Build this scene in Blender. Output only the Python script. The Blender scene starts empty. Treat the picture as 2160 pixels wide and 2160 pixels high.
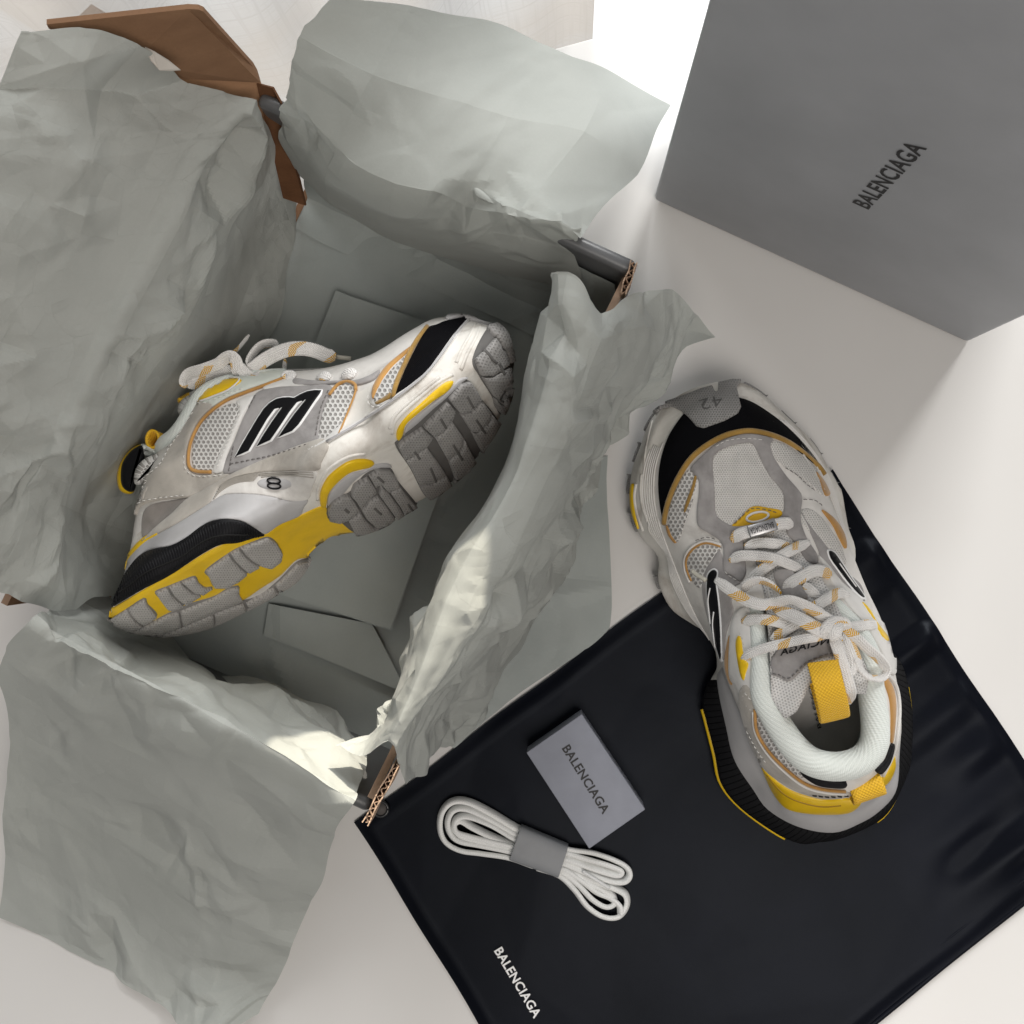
import bpy, bmesh, math, random
import numpy as np
from mathutils import Vector, Matrix
from mathutils.bvhtree import BVHTree
from mathutils.geometry import delaunay_2d_cdt
SC = bpy.context.scene
COL = SC.collection
# ------------------------------------------------------------------ camera
H = 0.74                                   # lens height above the table top
FPX = 2215.0                               # focal length in photo pixels (2160 px frame)
CEN = 1080.0
K = 0.894444
def _rot():
    nx, ny = 1061 / K, 996 / K             # where the plumb line below the lens falls in the photo
    n = np.array([(nx - CEN) / FPX, -(ny - CEN) / FPX, -1.0]); n /= np.linalg.norm(n)
    t = np.array([0, 0, -1.0]); v = np.cross(n, t); co = n @ t
    V = np.array([[0, -v[2], v[1]], [v[2], 0, -v[0]], [-v[1], v[0], 0]])
    return np.eye(3) + V + V @ V / (1 + co)
CR = _rot()
cam = bpy.data.objects.new("camera", bpy.data.cameras.new("camera")); COL.objects.link(cam)
cam.data.sensor_width = 36.0; cam.data.lens = 36.0 * FPX / 2160.0
cam.data.clip_start = 0.01; cam.data.clip_end = 30
_m = Matrix([list(r) for r in CR]).to_4x4(); _m.translation = (0, 0, H); cam.matrix_world = _m
SC.camera = cam
# ------------------------------------------------------------------ light
SC.view_settings.view_transform = 'Standard'; SC.view_settings.look = 'None'
SC.view_settings.exposure = 0.16; SC.view_settings.gamma = 1.0
SC.render.engine = 'CYCLES'
SC.cycles.use_denoising = True; SC.cycles.max_bounces = 8; SC.cycles.diffuse_bounces = 5; SC.cycles.transmission_bounces = 4
w = bpy.data.worlds.new("World"); SC.world = w; w.use_nodes = True
w.node_tree.nodes['Background'].inputs[0].default_value = (0.96, 0.98, 1.0, 1)
w.node_tree.nodes['Background'].inputs[1].default_value = 0.15
def area(name, loc, target, sx, sy, power, color):
    l = bpy.data.lights.new(name, 'AREA'); l.shape = 'RECTANGLE'; l.size = sx; l.size_y = sy
    l.energy = power; l.color = color
    o = bpy.data.objects.new(name, l); COL.objects.link(o); o.location = loc
    d = Vector(target) - Vector(loc); o.rotation_euler = d.to_track_quat('-Z', 'Y').to_euler()
    return o
area("window_light", (1.62, 3.12, 2.04), (0.05, 0.0, 0.0), 1.4, 1.5, 150.0, (1.0, 0.99, 0.97))
area("curtained_window_light", (-1.0, 3.6, 2.15), (0.05, -0.05, 0.0), 2.8, 2.2, 262.0, (0.98, 0.99, 1.0))
area("room_light", (0.45, -0.85, 1.9), (0.1, -0.05, 0.0), 1.2, 1.0, 19.0, (1.0, 0.93, 0.86))
def spot(name, loc, target, radius, power, color, soft=0.004, blend=0.12):
    l = bpy.data.lights.new(name, 'SPOT'); l.energy = power; l.color = color; l.shadow_soft_size = soft
    d = Vector(target) - Vector(loc); l.spot_size = 2 * math.atan(radius / d.length); l.spot_blend = blend
    o = bpy.data.objects.new(name, l); COL.objects.link(o); o.location = loc
    o.rotation_euler = d.to_track_quat('-Z', 'Y').to_euler(); return o
spot("sun_beam", (0.33, 1.00, 0.71), (-0.110, -0.112, 0.152), 0.050, 120.0, (1.0, 0.90, 0.74), .003, .06)
# ------------------------------------------------------------------ helpers
def rays(p):
    p = np.atleast_2d(np.asarray(p, float))
    d = np.stack([(p[:, 0] - CEN) / FPX, -(p[:, 1] - CEN) / FPX, -np.ones(len(p))], 1) @ CR.T
    return d / np.linalg.norm(d, axis=1)[:, None]
CAM = np.array([0, 0, H])
def un(p, z):
    """photo pixels (2160 frame) -> world points at true height z (scalar or per point)"""
    d = rays(p); t = (np.asarray(z, float) - H) / d[:, 2]
    return CAM + d * t[:, None]
def proj(P):
    q = (np.atleast_2d(P) - CAM) @ CR
    return np.stack([CEN + FPX * q[:, 0] / -q[:, 2], CEN - FPX * q[:, 1] / -q[:, 2]], 1)
def D(p):
    return np.asarray(p, float) / K
def Z(o, s=0.25):
    return lambda pts: np.asarray(pts, float)[:, :2] * s + np.asarray(o, float)
A1 = Z((200, 640)); A2 = Z((640, 640)); A3 = Z((200, 980))
B1 = Z((1310, 780)); B2 = Z((1480, 1020)); B3 = Z((1460, 1340)); Z4 = Z((700, 1450), 0.39337)
def empty(name, loc=(0, 0, 0)):
    o = bpy.data.objects.new(name, None); COL.objects.link(o); o.location = loc; o.empty_display_size = .02; return o
def tag(o, label=None, cat=None, group=None, kind=None):
    if label: o['label'] = label
    if cat: o['category'] = cat
    if group: o['group'] = group
    if kind: o['kind'] = kind
    return o
def mesh(name, V, F, mat=None, parent=None, uv=None, smooth=True, world=True):
    """V in world space; stored relative to the parent when there is one"""
    V = np.asarray(V, float)
    if parent is not None and world:
        Mi = np.array(root_matrix(parent).inverted()); V = V @ Mi[:3, :3].T + Mi[:3, 3]
    me = bpy.data.meshes.new(name); me.from_pydata(V.tolist(), [], [list(map(int, f)) for f in F])
    if uv is not None:
        l = me.uv_layers.new(name="UVMap"); idx = np.empty(len(me.loops), int); me.loops.foreach_get('vertex_index', idx)
        l.data.foreach_set('uv', np.asarray(uv, float)[idx].ravel())
    if smooth: me.polygons.foreach_set('use_smooth', [True] * len(me.polygons))
    me.update()
    o = bpy.data.objects.new(name, me); COL.objects.link(o)
    if mat is not None:
        for m in (mat if isinstance(mat, (list, tuple)) else [mat]): me.materials.append(m)
    if parent is not None: o.parent = parent
    return o
def root_matrix(o):
    m = o.matrix_basis.copy()
    while o.parent is not None: o = o.parent; m = o.matrix_basis @ m
    return m
def join(parts):
    V, F, U, n = [], [], [], 0
    for p in parts:
        V.append(p[0]); F += [[i + n for i in f] for f in p[1]]; n += len(p[0])
        U.append(p[2] if len(p) > 2 and p[2] is not None else np.zeros((len(p[0]), 2)))
    return np.concatenate(V), F, np.concatenate(U)
def catmull(P, n, closed=False):
    P = np.asarray(P, float); m = len(P)
    if closed: Q = np.vstack([P[-1], P, P[0], P[1]]); seg = m
    else: Q = np.vstack([2 * P[0] - P[1], P, 2 * P[-1] - P[-2]]); seg = m - 1
    dl = np.linalg.norm(np.diff(np.vstack([P, P[:1]]) if closed else P, axis=0), axis=1)
    out = []
    for i in range(seg):
        k = max(1, n if n > 0 else int(math.ceil(dl[i] / -n)))
        t = np.arange(k)[:, None] / k
        a, b, c, d = Q[i], Q[i + 1], Q[i + 2], Q[i + 3]
        out.append(.5 * (2 * b + (c - a) * t + (2 * a - 5 * b + 4 * c - d) * t ** 2 + (3 * b - a - 3 * c + d) * t ** 3))
    if not closed: out.append(P[-1:])
    return np.vstack(out)
def resample(P, n, closed=False):
    Q = np.vstack([P, P[:1]]) if closed else np.asarray(P, float)
    s = np.r_[0, np.cumsum(np.linalg.norm(np.diff(Q, axis=0), axis=1))]
    t = np.linspace(0, s[-1], n + 1)[:-1] if closed else np.linspace(0, s[-1], n)
    return np.stack([np.interp(t, s, Q[:, k]) for k in range(Q.shape[1])], 1)
def inside(pts, poly):
    x, y = pts[:, 0], pts[:, 1]; r = np.zeros(len(pts), bool); n = len(poly)
    for i in range(n):
        x1, y1 = poly[i]; x2, y2 = poly[(i + 1) % n]
        if y1 == y2: continue
        c = ((y1 > y) != (y2 > y)) & (x < (x2 - x1) * (y - y1) / (y2 - y1) + x1); r ^= c
    return r
def area2(p):
    x, y = p[:, 0], p[:, 1]; return .5 * np.sum(x * np.roll(y, -1) - y * np.roll(x, -1))
def inset(poly, b):
    """offset a closed loop inward by b (px)"""
    s = 1 if area2(poly) > 0 else -1
    e = np.roll(poly, -1, 0) - np.roll(poly, 1, 0); e /= np.linalg.norm(e, axis=1)[:, None] + 1e-9
    return poly + s * b * np.stack([-e[:, 1], e[:, 0]], 1)
def loft(rings, closed=True):
    n = len(rings[0]); F = []
    for k in range(len(rings) - 1):
        for i in range(n if closed else n - 1):
            j = (i + 1) % n; F.append([k * n + i, k * n + j, (k + 1) * n + j, (k + 1) * n + i])
    return np.concatenate(rings), F
def sweep(P, N, w, t, seg=10, tip=None, roundness=1.0):
    """flat ribbon with rounded edges along P, N = normals of its flat side; returns V,F,uv (metres)"""
    P = np.asarray(P, float); N = np.asarray(N, float); n = len(P)
    T = np.gradient(P, axis=0); T /= np.linalg.norm(T, axis=1)[:, None] + 1e-12
    S = np.cross(T, N); S /= np.linalg.norm(S, axis=1)[:, None] + 1e-12
    N = np.cross(S, T)
    a = np.linspace(0, 2 * math.pi, seg, endpoint=False)
    cx = np.sign(np.cos(a)) * np.abs(np.cos(a)) ** .55; cy = np.sign(np.sin(a)) * np.abs(np.sin(a)) ** .8
    wv = np.broadcast_to(np.asarray(w, float), n).copy(); tv = np.broadcast_to(np.asarray(t, float), n).copy()
    s = np.r_[0, np.cumsum(np.linalg.norm(np.diff(P, axis=0), axis=1))]
    V = P[:, None, :] + S[:, None, :] * (cx[None, :, None] * wv[:, None, None] / 2) + N[:, None, :] * (cy[None, :, None] * tv[:, None, None] / 2)
    F = []
    for k in range(n - 1):
        for i in range(seg):
            j = (i + 1) % seg; F.append([k * seg + i, (k + 1) * seg + i, (k + 1) * seg + j, k * seg + j])
    F.append(list(range(seg))); F.append(list(range((n - 1) * seg, n * seg))[::-1])
    uv = np.stack([np.repeat(s, seg), (cx[None, :] * wv[:, None] / 2).ravel()], 1)
    return V.reshape(-1, 3), F, uv
def tube(P, r, seg=8):
    P = np.asarray(P, float); T = np.gradient(P, axis=0)
    ref = np.array([0, 0, 1.0]) if abs(np.mean(T[:, 2])) < .8 * np.mean(np.linalg.norm(T, axis=1)) else np.array([1.0, 0, 0])
    N = np.repeat(ref[None], len(P), 0)
    T = T / (np.linalg.norm(T, axis=1)[:, None] + 1e-12)
    S = np.cross(T, N); S /= np.linalg.norm(S, axis=1)[:, None] + 1e-12; N = np.cross(S, T)
    a = np.linspace(0, 2 * math.pi, seg, endpoint=False); r = np.broadcast_to(np.asarray(r, float), len(P))
    V = P[:, None] + (S[:, None] * np.cos(a)[None, :, None] + N[:, None] * np.sin(a)[None, :, None]) * r[:, None, None]
    F = []
    for k in range(len(P) - 1):
        for i in range(seg):
            j = (i + 1) % seg; F.append([k * seg + i, (k + 1) * seg + i, (k + 1) * seg + j, k * seg + j])
    F.append(list(range(seg))); F.append(list(range((len(P) - 1) * seg, len(P) * seg))[::-1])
    s = np.r_[0, np.cumsum(np.linalg.norm(np.diff(P, axis=0), axis=1))]
    uv = np.stack([np.repeat(s, seg), np.tile(a / (2 * math.pi) * .02, len(P))], 1)
    return V.reshape(-1, 3), F, uv
def prism(poly, z0, z1):
    """vertical prism from plan polygon"""
    poly = np.asarray(poly, float)[:, :2]
    if area2(poly) < 0: poly = poly[::-1]
    n = len(poly)
    V = np.vstack([np.c_[poly, np.full(n, z0)], np.c_[poly, np.full(n, z1)]])
    F = [[i, (i + 1) % n, n + (i + 1) % n, n + i] for i in range(n)] + [list(range(n))[::-1], list(range(n, 2 * n))]
    return V, F
def slab(C4, nrm, t):
    """thick quad/polygon: corners C (n,3), extruded by t along nrm"""
    C4 = np.asarray(C4, float); n = len(C4); nrm = np.asarray(nrm, float); nrm = nrm / np.linalg.norm(nrm)
    V = np.vstack([C4, C4 + nrm * t])
    F = [[i, (i + 1) % n, n + (i + 1) % n, n + i] for i in range(n)] + [list(range(n))[::-1], list(range(n, 2 * n))]
    return V, F
def bevel(o, w, seg=2, ang=30):
    m = o.modifiers.new("bevel", 'BEVEL'); m.width = w; m.segments = seg; m.limit_method = 'ANGLE'; m.angle_limit = math.radians(ang)
    for p in o.data.polygons: p.use_smooth = True
    return o
# ------------------------------------------------------------------ materials
class NT:
    def __init__(s, name):
        s.m = bpy.data.materials.new(name); s.m.use_nodes = True; s.t = s.m.node_tree; s.b = s.t.nodes['Principled BSDF']; s.out = s.t.nodes['Material Output']
    def n(s, typ, **kw):
        nd = s.t.nodes.new(typ)
        for k, v in kw.items():
            if k.startswith('i_'):
                k = k[2:]; nd.inputs[int(k) if k.isdigit() else k.replace('_', ' ')].default_value = v
            else: setattr(nd, k, v)
        return nd
    def l(s, a, b): s.t.links.new(a, b)
    def math(s, op, a, b=None, c=None):
        nd = s.n('ShaderNodeMath', operation=op)
        for i, x in enumerate((a, b, c)):
            if x is None: continue
            if isinstance(x, (int, float)): nd.inputs[i].default_value = x
            else: s.l(x, nd.inputs[i])
        return nd.outputs[0]
    def mix(s, f, a, b):
        nd = s.n('ShaderNodeMix', data_type='RGBA')
        for i, x in ((0, f), (6, a), (7, b)):
            if isinstance(x, (int, float)): nd.inputs[i].default_value = x
            elif isinstance(x, tuple): nd.inputs[i].default_value = (*x[:3], 1)
            else: s.l(x, nd.inputs[i])
        return nd.outputs[2]
    def coord(s, kind): return s.n('ShaderNodeTexCoord').outputs[kind]
    def mapv(s, v, scale=(1, 1, 1), loc=(0, 0, 0), rot=(0, 0, 0)):
        nd = s.n('ShaderNodeMapping'); s.l(v, nd.inputs[0]); nd.inputs[1].default_value = loc; nd.inputs[2].default_value = rot; nd.inputs[3].default_value = scale
        return nd.outputs[0]
    def noise(s, v, scale, detail=4, rough=.55, dist=0.0):
        nd = s.n('ShaderNodeTexNoise'); s.l(v, nd.inputs['Vector']); nd.inputs['Scale'].default_value = scale; nd.inputs['Detail'].default_value = detail
        nd.inputs['Roughness'].default_value = rough; nd.inputs['Distortion'].default_value = dist
        return nd.outputs[0]
    def ramp(s, f, lo, hi):
        nd = s.n('ShaderNodeMapRange'); s.l(f, nd.inputs[0]); nd.inputs[1].default_value = lo; nd.inputs[2].default_value = hi
        return nd.outputs[0]
    def bump(s, h, strength=.3, dist=.001, prev=None):
        nd = s.n('ShaderNodeBump'); nd.inputs['Strength'].default_value = strength; nd.inputs['Distance'].default_value = dist; s.l(h, nd.inputs['Height'])
        if prev is not None: s.l(prev, nd.inputs['Normal'])
        return nd.outputs[0]
    def done(s, col, rough=.6, normal=None, spec=.5, sheen=0.0, metal=0.0, coat=0.0):
        if isinstance(col, tuple): s.b.inputs['Base Color'].default_value = (*col[:3], 1)
        else: s.l(col, s.b.inputs['Base Color'])
        if isinstance(rough, (int, float)): s.b.inputs['Roughness'].default_value = rough
        else: s.l(rough, s.b.inputs['Roughness'])
        s.b.inputs['Specular IOR Level'].default_value = spec; s.b.inputs['Metallic'].default_value = metal
        s.b.inputs['Sheen Weight'].default_value = sheen; s.b.inputs['Coat Weight'].default_value = coat
        if normal is not None: s.l(normal, s.b.inputs['Normal'])
        return s.m
def m_plain(name, col, rough=.55, var=.12, scale=60, bscale=900, bs=.12, bd=.0004, spec=.4, dirt=None, dscale=45, damt=.6, sheen=0.0, coat=0.0, metal=0.0):
    t = NT(name); o = t.coord('Object'); n1 = t.noise(o, scale, 5)
    c2 = tuple(max(0, x * (1 - 2 * var)) for x in col); c3 = tuple(min(1, x * (1 + var)) for x in col)
    c = t.mix(t.ramp(n1, .3, .7), c2, c3)
    if dirt:
        d = t.noise(o, dscale, 6, .65, .6); c = t.mix(t.math('MULTIPLY', t.ramp(d, .5, .72), damt), c, dirt)
    nb = t.noise(o, bscale, 3)
    return t.done(c, rough, t.bump(nb, bs, bd), spec, sheen, metal, coat)
def hexdist(t, uv, pitch):
    """distance to nearest centre of a hexagonal lattice, 0 .. ~0.58 in units of pitch"""
    outs = []
    for off in ((0, 0, 0), (.5, .5, 0)):
        v = t.mapv(uv, scale=(1 / pitch, 1 / (pitch * 1.732), 1), loc=off)
        fr = t.n('ShaderNodeVectorMath', operation='FRACTION'); t.l(v, fr.inputs[0])
        sb = t.n('ShaderNodeVectorMath', operation='SUBTRACT'); t.l(fr.outputs[0], sb.inputs[0]); sb.inputs[1].default_value = (.5, .5, 0)
        ml = t.n('ShaderNodeVectorMath', operation='MULTIPLY'); t.l(sb.outputs[0], ml.inputs[0]); ml.inputs[1].default_value = (1, 1.732, 0)
        ln = t.n('ShaderNodeVectorMath', operation='LENGTH'); t.l(ml.outputs[0], ln.inputs[0]); outs.append(ln.outputs['Value'])
    return t.math('MINIMUM', outs[0], outs[1])
def m_mesh(name, thread, hole, pitch, r=.36, rough=.7, bd=.0012):
    t = NT(name); uv = t.coord('UV'); d = hexdist(t, uv, pitch); o = t.coord('Object')
    f = t.ramp(d, r - .09, r + .07); n = t.noise(o, 70, 5)
    th = t.mix(t.ramp(n, .35, .7), tuple(x * .86 for x in thread), thread)
    return t.done(t.mix(f, hole, th), rough, t.bump(f, .8, bd), .3, .1)
def m_weave(name, c1, c2, pitch, rough=.55, bd=.0005, sheen=.1, spec=.4, ang=0.0):
    t = NT(name); uv = t.mapv(t.coord('UV'), rot=(0, 0, ang))
    sx = t.n('ShaderNodeSeparateXYZ'); t.l(uv, sx.inputs[0]); k = 2 * math.pi / pitch
    a = t.math('SINE', t.math('MULTIPLY', sx.outputs[0], k)); b = t.math('SINE', t.math('MULTIPLY', sx.outputs[1], k))
    f = t.ramp(t.math('MULTIPLY', a, b), -1, 1); n = t.noise(t.coord('Object'), 60, 4)
    c = t.mix(f, c1, c2); c = t.mix(t.math('MULTIPLY', t.ramp(n, .4, .75), .25), c, c1)
    return t.done(c, rough, t.bump(f, .7, bd), spec, sheen)
def m_lace(name, base, fleck):
    t = NT(name); uv = t.coord('UV'); sx = t.n('ShaderNodeSeparateXYZ'); t.l(uv, sx.inputs[0]); u, v = sx.outputs[0], sx.outputs[1]
    k = 2 * math.pi / .0016
    av = t.math('ABSOLUTE', v)
    br = t.math('SINE', t.math('ADD', t.math('MULTIPLY', u, k), t.math('MULTIPLY', av, k * 1.1)))
    ln = t.math('SINE', t.math('MULTIPLY', v, 2 * math.pi / .0015))
    hgt = t.math('ADD', br, t.math('MULTIPLY', ln, .8))
    nz = t.noise(t.coord('Object'), 30, 2)
    ph = t.math('FRACT', t.math('MULTIPLY', t.math('ADD', t.math('ADD', u, t.math('MULTIPLY', v, 1.0)), t.math('MULTIPLY', nz, .03)), 1 / .026))
    band = t.math('LESS_THAN', ph, .27)
    side = t.math('GREATER_THAN', t.math('ADD', t.math('MULTIPLY', v, 260.0), t.math('SINE', t.math('MULTIPLY', u, 75.0))), -.35)
    thr = t.math('GREATER_THAN', br, -.55)
    f = t.math('MULTIPLY', t.math('MULTIPLY', band, side), thr)
    n = t.noise(t.coord('Object'), 120, 4); b = t.mix(t.ramp(n, .3, .7), tuple(x * .84 for x in base), base)
    return t.done(t.mix(f, b, fleck), .75, t.bump(hgt, .6, .0003), .25, .15)
# ------------------------------------------------------------------ materials in use
def m_table():
    t = NT("white_lacquer"); o = t.coord('Object'); n = t.noise(o, 6, 3); n2 = t.noise(o, 500, 3)
    c = t.mix(n, (.64, .628, .61), (.70, .69, .675))
    return t.done(c, .38, t.bump(n2, .04, .0003), .45)
def m_tissue(name, c1, c2, trans=.27, crumple=1.0):
    """thin paper: every Voronoi cell of the relief is a small flat facet with its own tilt, so its rims read as creases"""
    t = NT(name); o = t.coord('Object'); uv = t.coord('UV'); n = t.noise(o, 14, 3); n2 = t.noise(o, 600, 4, .7)
    c = t.mix(t.ramp(n, .3, .7), c1, c2); c = t.mix(t.math('MULTIPLY', t.ramp(n2, .45, .75), .12), c, tuple(x * 1.25 for x in c2))
    wob = t.n('ShaderNodeTexNoise'); t.l(uv, wob.inputs['Vector']); wob.inputs['Scale'].default_value = 30; wob.inputs['Detail'].default_value = 2
    wv = t.n('ShaderNodeVectorMath', operation='MULTIPLY_ADD'); t.l(wob.outputs[1], wv.inputs[0]); wv.inputs[1].default_value = (.012, .012, 0); t.l(uv, wv.inputs[2])
    nb = None
    for sc, st, lo in ((34, 1.0, .44), (85, .8, .50), (190, .6, .54)):
        vo = t.n('ShaderNodeTexVoronoi', voronoi_dimensions='2D'); t.l(wv.outputs[0], vo.inputs['Vector']); vo.inputs['Scale'].default_value = sc
        df = t.n('ShaderNodeVectorMath', operation='SUBTRACT'); t.l(wv.outputs[0], df.inputs[0]); t.l(vo.outputs['Position'], df.inputs[1])
        cc = t.n('ShaderNodeVectorMath', operation='SUBTRACT'); t.l(vo.outputs['Color'], cc.inputs[0]); cc.inputs[1].default_value = (.5, .5, .5)
        dt = t.n('ShaderNodeVectorMath', operation='DOT_PRODUCT'); t.l(df.outputs[0], dt.inputs[0]); t.l(cc.outputs[0], dt.inputs[1])
        mk = t.ramp(t.noise(t.mapv(uv, loc=(sc, sc * .3, 0)), 16, 2), lo, lo + .16)
        h = t.math('MULTIPLY', dt.outputs['Value'], mk)
        nb = t.bump(h, min(1, crumple), .42 * st * crumple, nb)
    nb = t.bump(n2, .2, .0002, nb)
    t.done(c, .66, nb, .25, .1)
    tr = t.n('ShaderNodeBsdfTranslucent'); t.l(c, tr.inputs[0]); t.l(nb, tr.inputs['Normal'])
    mx = t.n('ShaderNodeMixShader'); mx.inputs[0].default_value = trans
    t.l(t.b.outputs[0], mx.inputs[1]); t.l(tr.outputs[0], mx.inputs[2]); t.l(mx.outputs[0], t.out.inputs[0])
    return t.m
def m_kraft(name, c, dark):
    t = NT(name); o = t.coord('Object'); n = t.noise(t.mapv(o, scale=(1, 1, 2.2)), 38, 4, .6); n2 = t.noise(o, 700, 4)
    cc = t.mix(t.ramp(n, .15, .75), dark, c); cc = t.mix(t.math('MULTIPLY', t.ramp(n2, .45, .7), .3), cc, dark)
    return t.done(cc, .75, t.bump(n2, .25, .0003), .2)
def m_satin():
    t = NT("black_satin"); o = t.coord('Object'); n = t.noise(o, 9, 4, .5, .4); n2 = t.noise(t.mapv(o, scale=(1, 3, 1), rot=(0, 0, .6)), 900, 3)
    c = t.mix(t.ramp(n, .35, .7), (.0022, .0026, .0046), (.0045, .0052, .0090))
    t.done(c, .40, t.bump(n2, .25, .0003, t.bump(n, .25, .004)), .10, 0)
    t.b.inputs['Specular Tint'].default_value = (.80, .88, 1, 1)
    return t.m
def m_curtain():
    t = NT("linen_curtain"); o = t.coord('UV')
    wob = t.n('ShaderNodeTexNoise'); t.l(o, wob.inputs['Vector']); wob.inputs['Scale'].default_value = 5
    add = t.n('ShaderNodeVectorMath', operation='MULTIPLY_ADD'); t.l(wob.outputs[1], add.inputs[0]); add.inputs[1].default_value = (.006, .006, 0); t.l(o, add.inputs[2])
    v = add.outputs[0]
    a = t.noise(t.mapv(v, scale=(9, 330, 1)), 1.0, 1, .5); b = t.noise(t.mapv(v, scale=(330, 9, 1)), 1.0, 1, .5)
    f = t.math('MAXIMUM', t.ramp(a, .52, .70), t.ramp(b, .52, .70)); big = t.noise(o, 7, 2)
    c = t.mix(t.math('MULTIPLY', f, .5), (.40, .39, .375), (.31, .30, .285)); c = t.mix(t.math('MULTIPLY', t.ramp(big, .42, .62), .6), c, (.36, .30, .235))
    t.done(c, .8, t.bump(f, .3, .0006), .1, .1)
    tr = t.n('ShaderNodeBsdfTranslucent'); t.l(c, tr.inputs[0]); mx = t.n('ShaderNodeMixShader'); mx.inputs[0].default_value = .45
    t.l(t.b.outputs[0], mx.inputs[1]); t.l(tr.outputs[0], mx.inputs[2])
    tp = t.n('ShaderNodeBsdfTransparent'); m2 = t.n('ShaderNodeMixShader'); m2.inputs[0].default_value = .24
    t.l(mx.outputs[0], m2.inputs[1]); t.l(tp.outputs[0], m2.inputs[2]); t.l(m2.outputs[0], t.out.inputs[0])
    return t.m
def m_terrazzo():
    t = NT("terrazzo"); v = t.n('ShaderNodeTexVoronoi'); t.l(t.coord('Object'), v.inputs['Vector']); v.inputs['Scale'].default_value = 130
    return t.done(t.mix(t.ramp(v.outputs[0], .12, .2), (.46, .45, .44), (.56, .56, .555)), .5)
M_TABLE = m_table()
M_TIS = m_tissue("grey_green_tissue", (.425, .445, .422), (.47, .49, .465), .27, .75)
M_TISS = m_tissue("smooth_grey_tissue", (.395, .415, .392), (.435, .455, .430), .27, .3)
M_TISM = m_tissue("draped_grey_tissue", (.425, .445, .42), (.465, .485, .46), .2, .5)
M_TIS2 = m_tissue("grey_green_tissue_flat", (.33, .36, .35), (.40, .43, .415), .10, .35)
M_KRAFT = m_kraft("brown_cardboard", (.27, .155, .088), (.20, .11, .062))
M_KRAFTE = m_kraft("raw_cardboard_edge", (.46, .33, .24), (.30, .20, .14))
M_GREY = m_plain("grey_coated_card", (.105, .108, .112), .34, .05, 20, 600, .05, .0003, .5)
M_GREYM = m_plain("grey_matte_card", (.345, .355, .375), .5, .06, 12, 800, .06, .0003, .4)
M_LILAC = m_plain("lilac_grey_card", (.30, .315, .37), .6, .05, 40, 900, .1, .0003, .3)
M_INK = m_plain("black_ink", (.012, .012, .014), .5, .1, 80, 600, .03, .0002, .4)
M_WINK = m_plain("white_ink", (.82, .82, .82), .6, .04, 80, 900, .1, .0002, .3)
M_SATIN = m_satin(); M_CUR = m_curtain(); M_TERR = m_terrazzo()
M_WLACE = m_weave("white_cotton_braid", (.90, .905, .89), (.80, .81, .80), .0017, .7, .0003)
M_BANDP = m_plain("grey_paper_band", (.26, .27, .285), .5, .06, 40, 900, .08, .0003, .4)
# ------------------------------------------------------------------ lettering
def text(name, body, f, mat, parent, lift=.00018, bold=.012, res=3):
    """f maps (a across 0..1, b up 0..1) of the word's box to a world point"""
    cu = bpy.data.curves.new(name, 'FONT'); cu.body = body; cu.size = 1; cu.offset = bold; cu.resolution_u = res; cu.space_character = 1.05
    o = bpy.data.objects.new(name, cu); COL.objects.link(o)
    bpy.context.view_layer.update()
    me = bpy.data.meshes.new_from_object(o.evaluated_get(bpy.context.evaluated_depsgraph_get()))
    bpy.data.objects.remove(o); bpy.data.curves.remove(cu)
    V = np.array([v.co[:] for v in me.vertices]); Fc = [list(p.vertices) for p in me.polygons]; bpy.data.meshes.remove(me)
    lo, hi = V.min(0), V.max(0); q = (V[:, :2] - lo[:2]) / (hi[:2] - lo[:2])
    return mesh(name, f(q), Fc, mat, parent, smooth=False)
def onplane(p0, p1, pu, z):
    """word box from pixel corners: p0 start of base line, p1 its end, pu top of the first letter; lying at height z"""
    W = un(np.array([p0, p1, pu], float), z)
    return lambda q: W[0] + q[:, :1] * (W[1] - W[0]) + q[:, 1:] * (W[2] - W[0])
# ------------------------------------------------------------------ setting
e0, e1 = un(D([(1030, 95), (1340, 10)]), 0)[:, :2]
ed = (e1 - e0) / np.linalg.norm(e1 - e0); en = np.array([-ed[1], ed[0]])
tb = empty("table", (0, 0, 0)); tag(tb, "white lacquered table top under the boxes, bag and sneakers", "table")
c1, c2 = e0 - ed * 1.2, e0 + ed * 1.2
pl = np.array([c1, c2, c2 - en * 1.6, c1 - en * 1.6])
top = mesh("table_top", *prism(pl, -.03, 0), M_TABLE, tb); bevel(top, .002, 2)
for s in ((.1, -.08), (2.3, -.08), (.1, -1.5), (2.3, -1.5)):
    c = c1 + ed * s[0] + en * s[1]; r = .03
    mesh("leg", *prism([c + (-r, -r), c + (r, -r), c + (r, r), c + (-r, r)], -.72, -.0302), M_TABLE, tb, smooth=False)
fl = mesh("floor", [(-3, -3, -.72), (3, -3, -.72), (3, 3, -.72), (-3, 3, -.72)], [[0, 1, 2, 3]], M_TERR, smooth=False); tag(fl, kind="structure")
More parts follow.
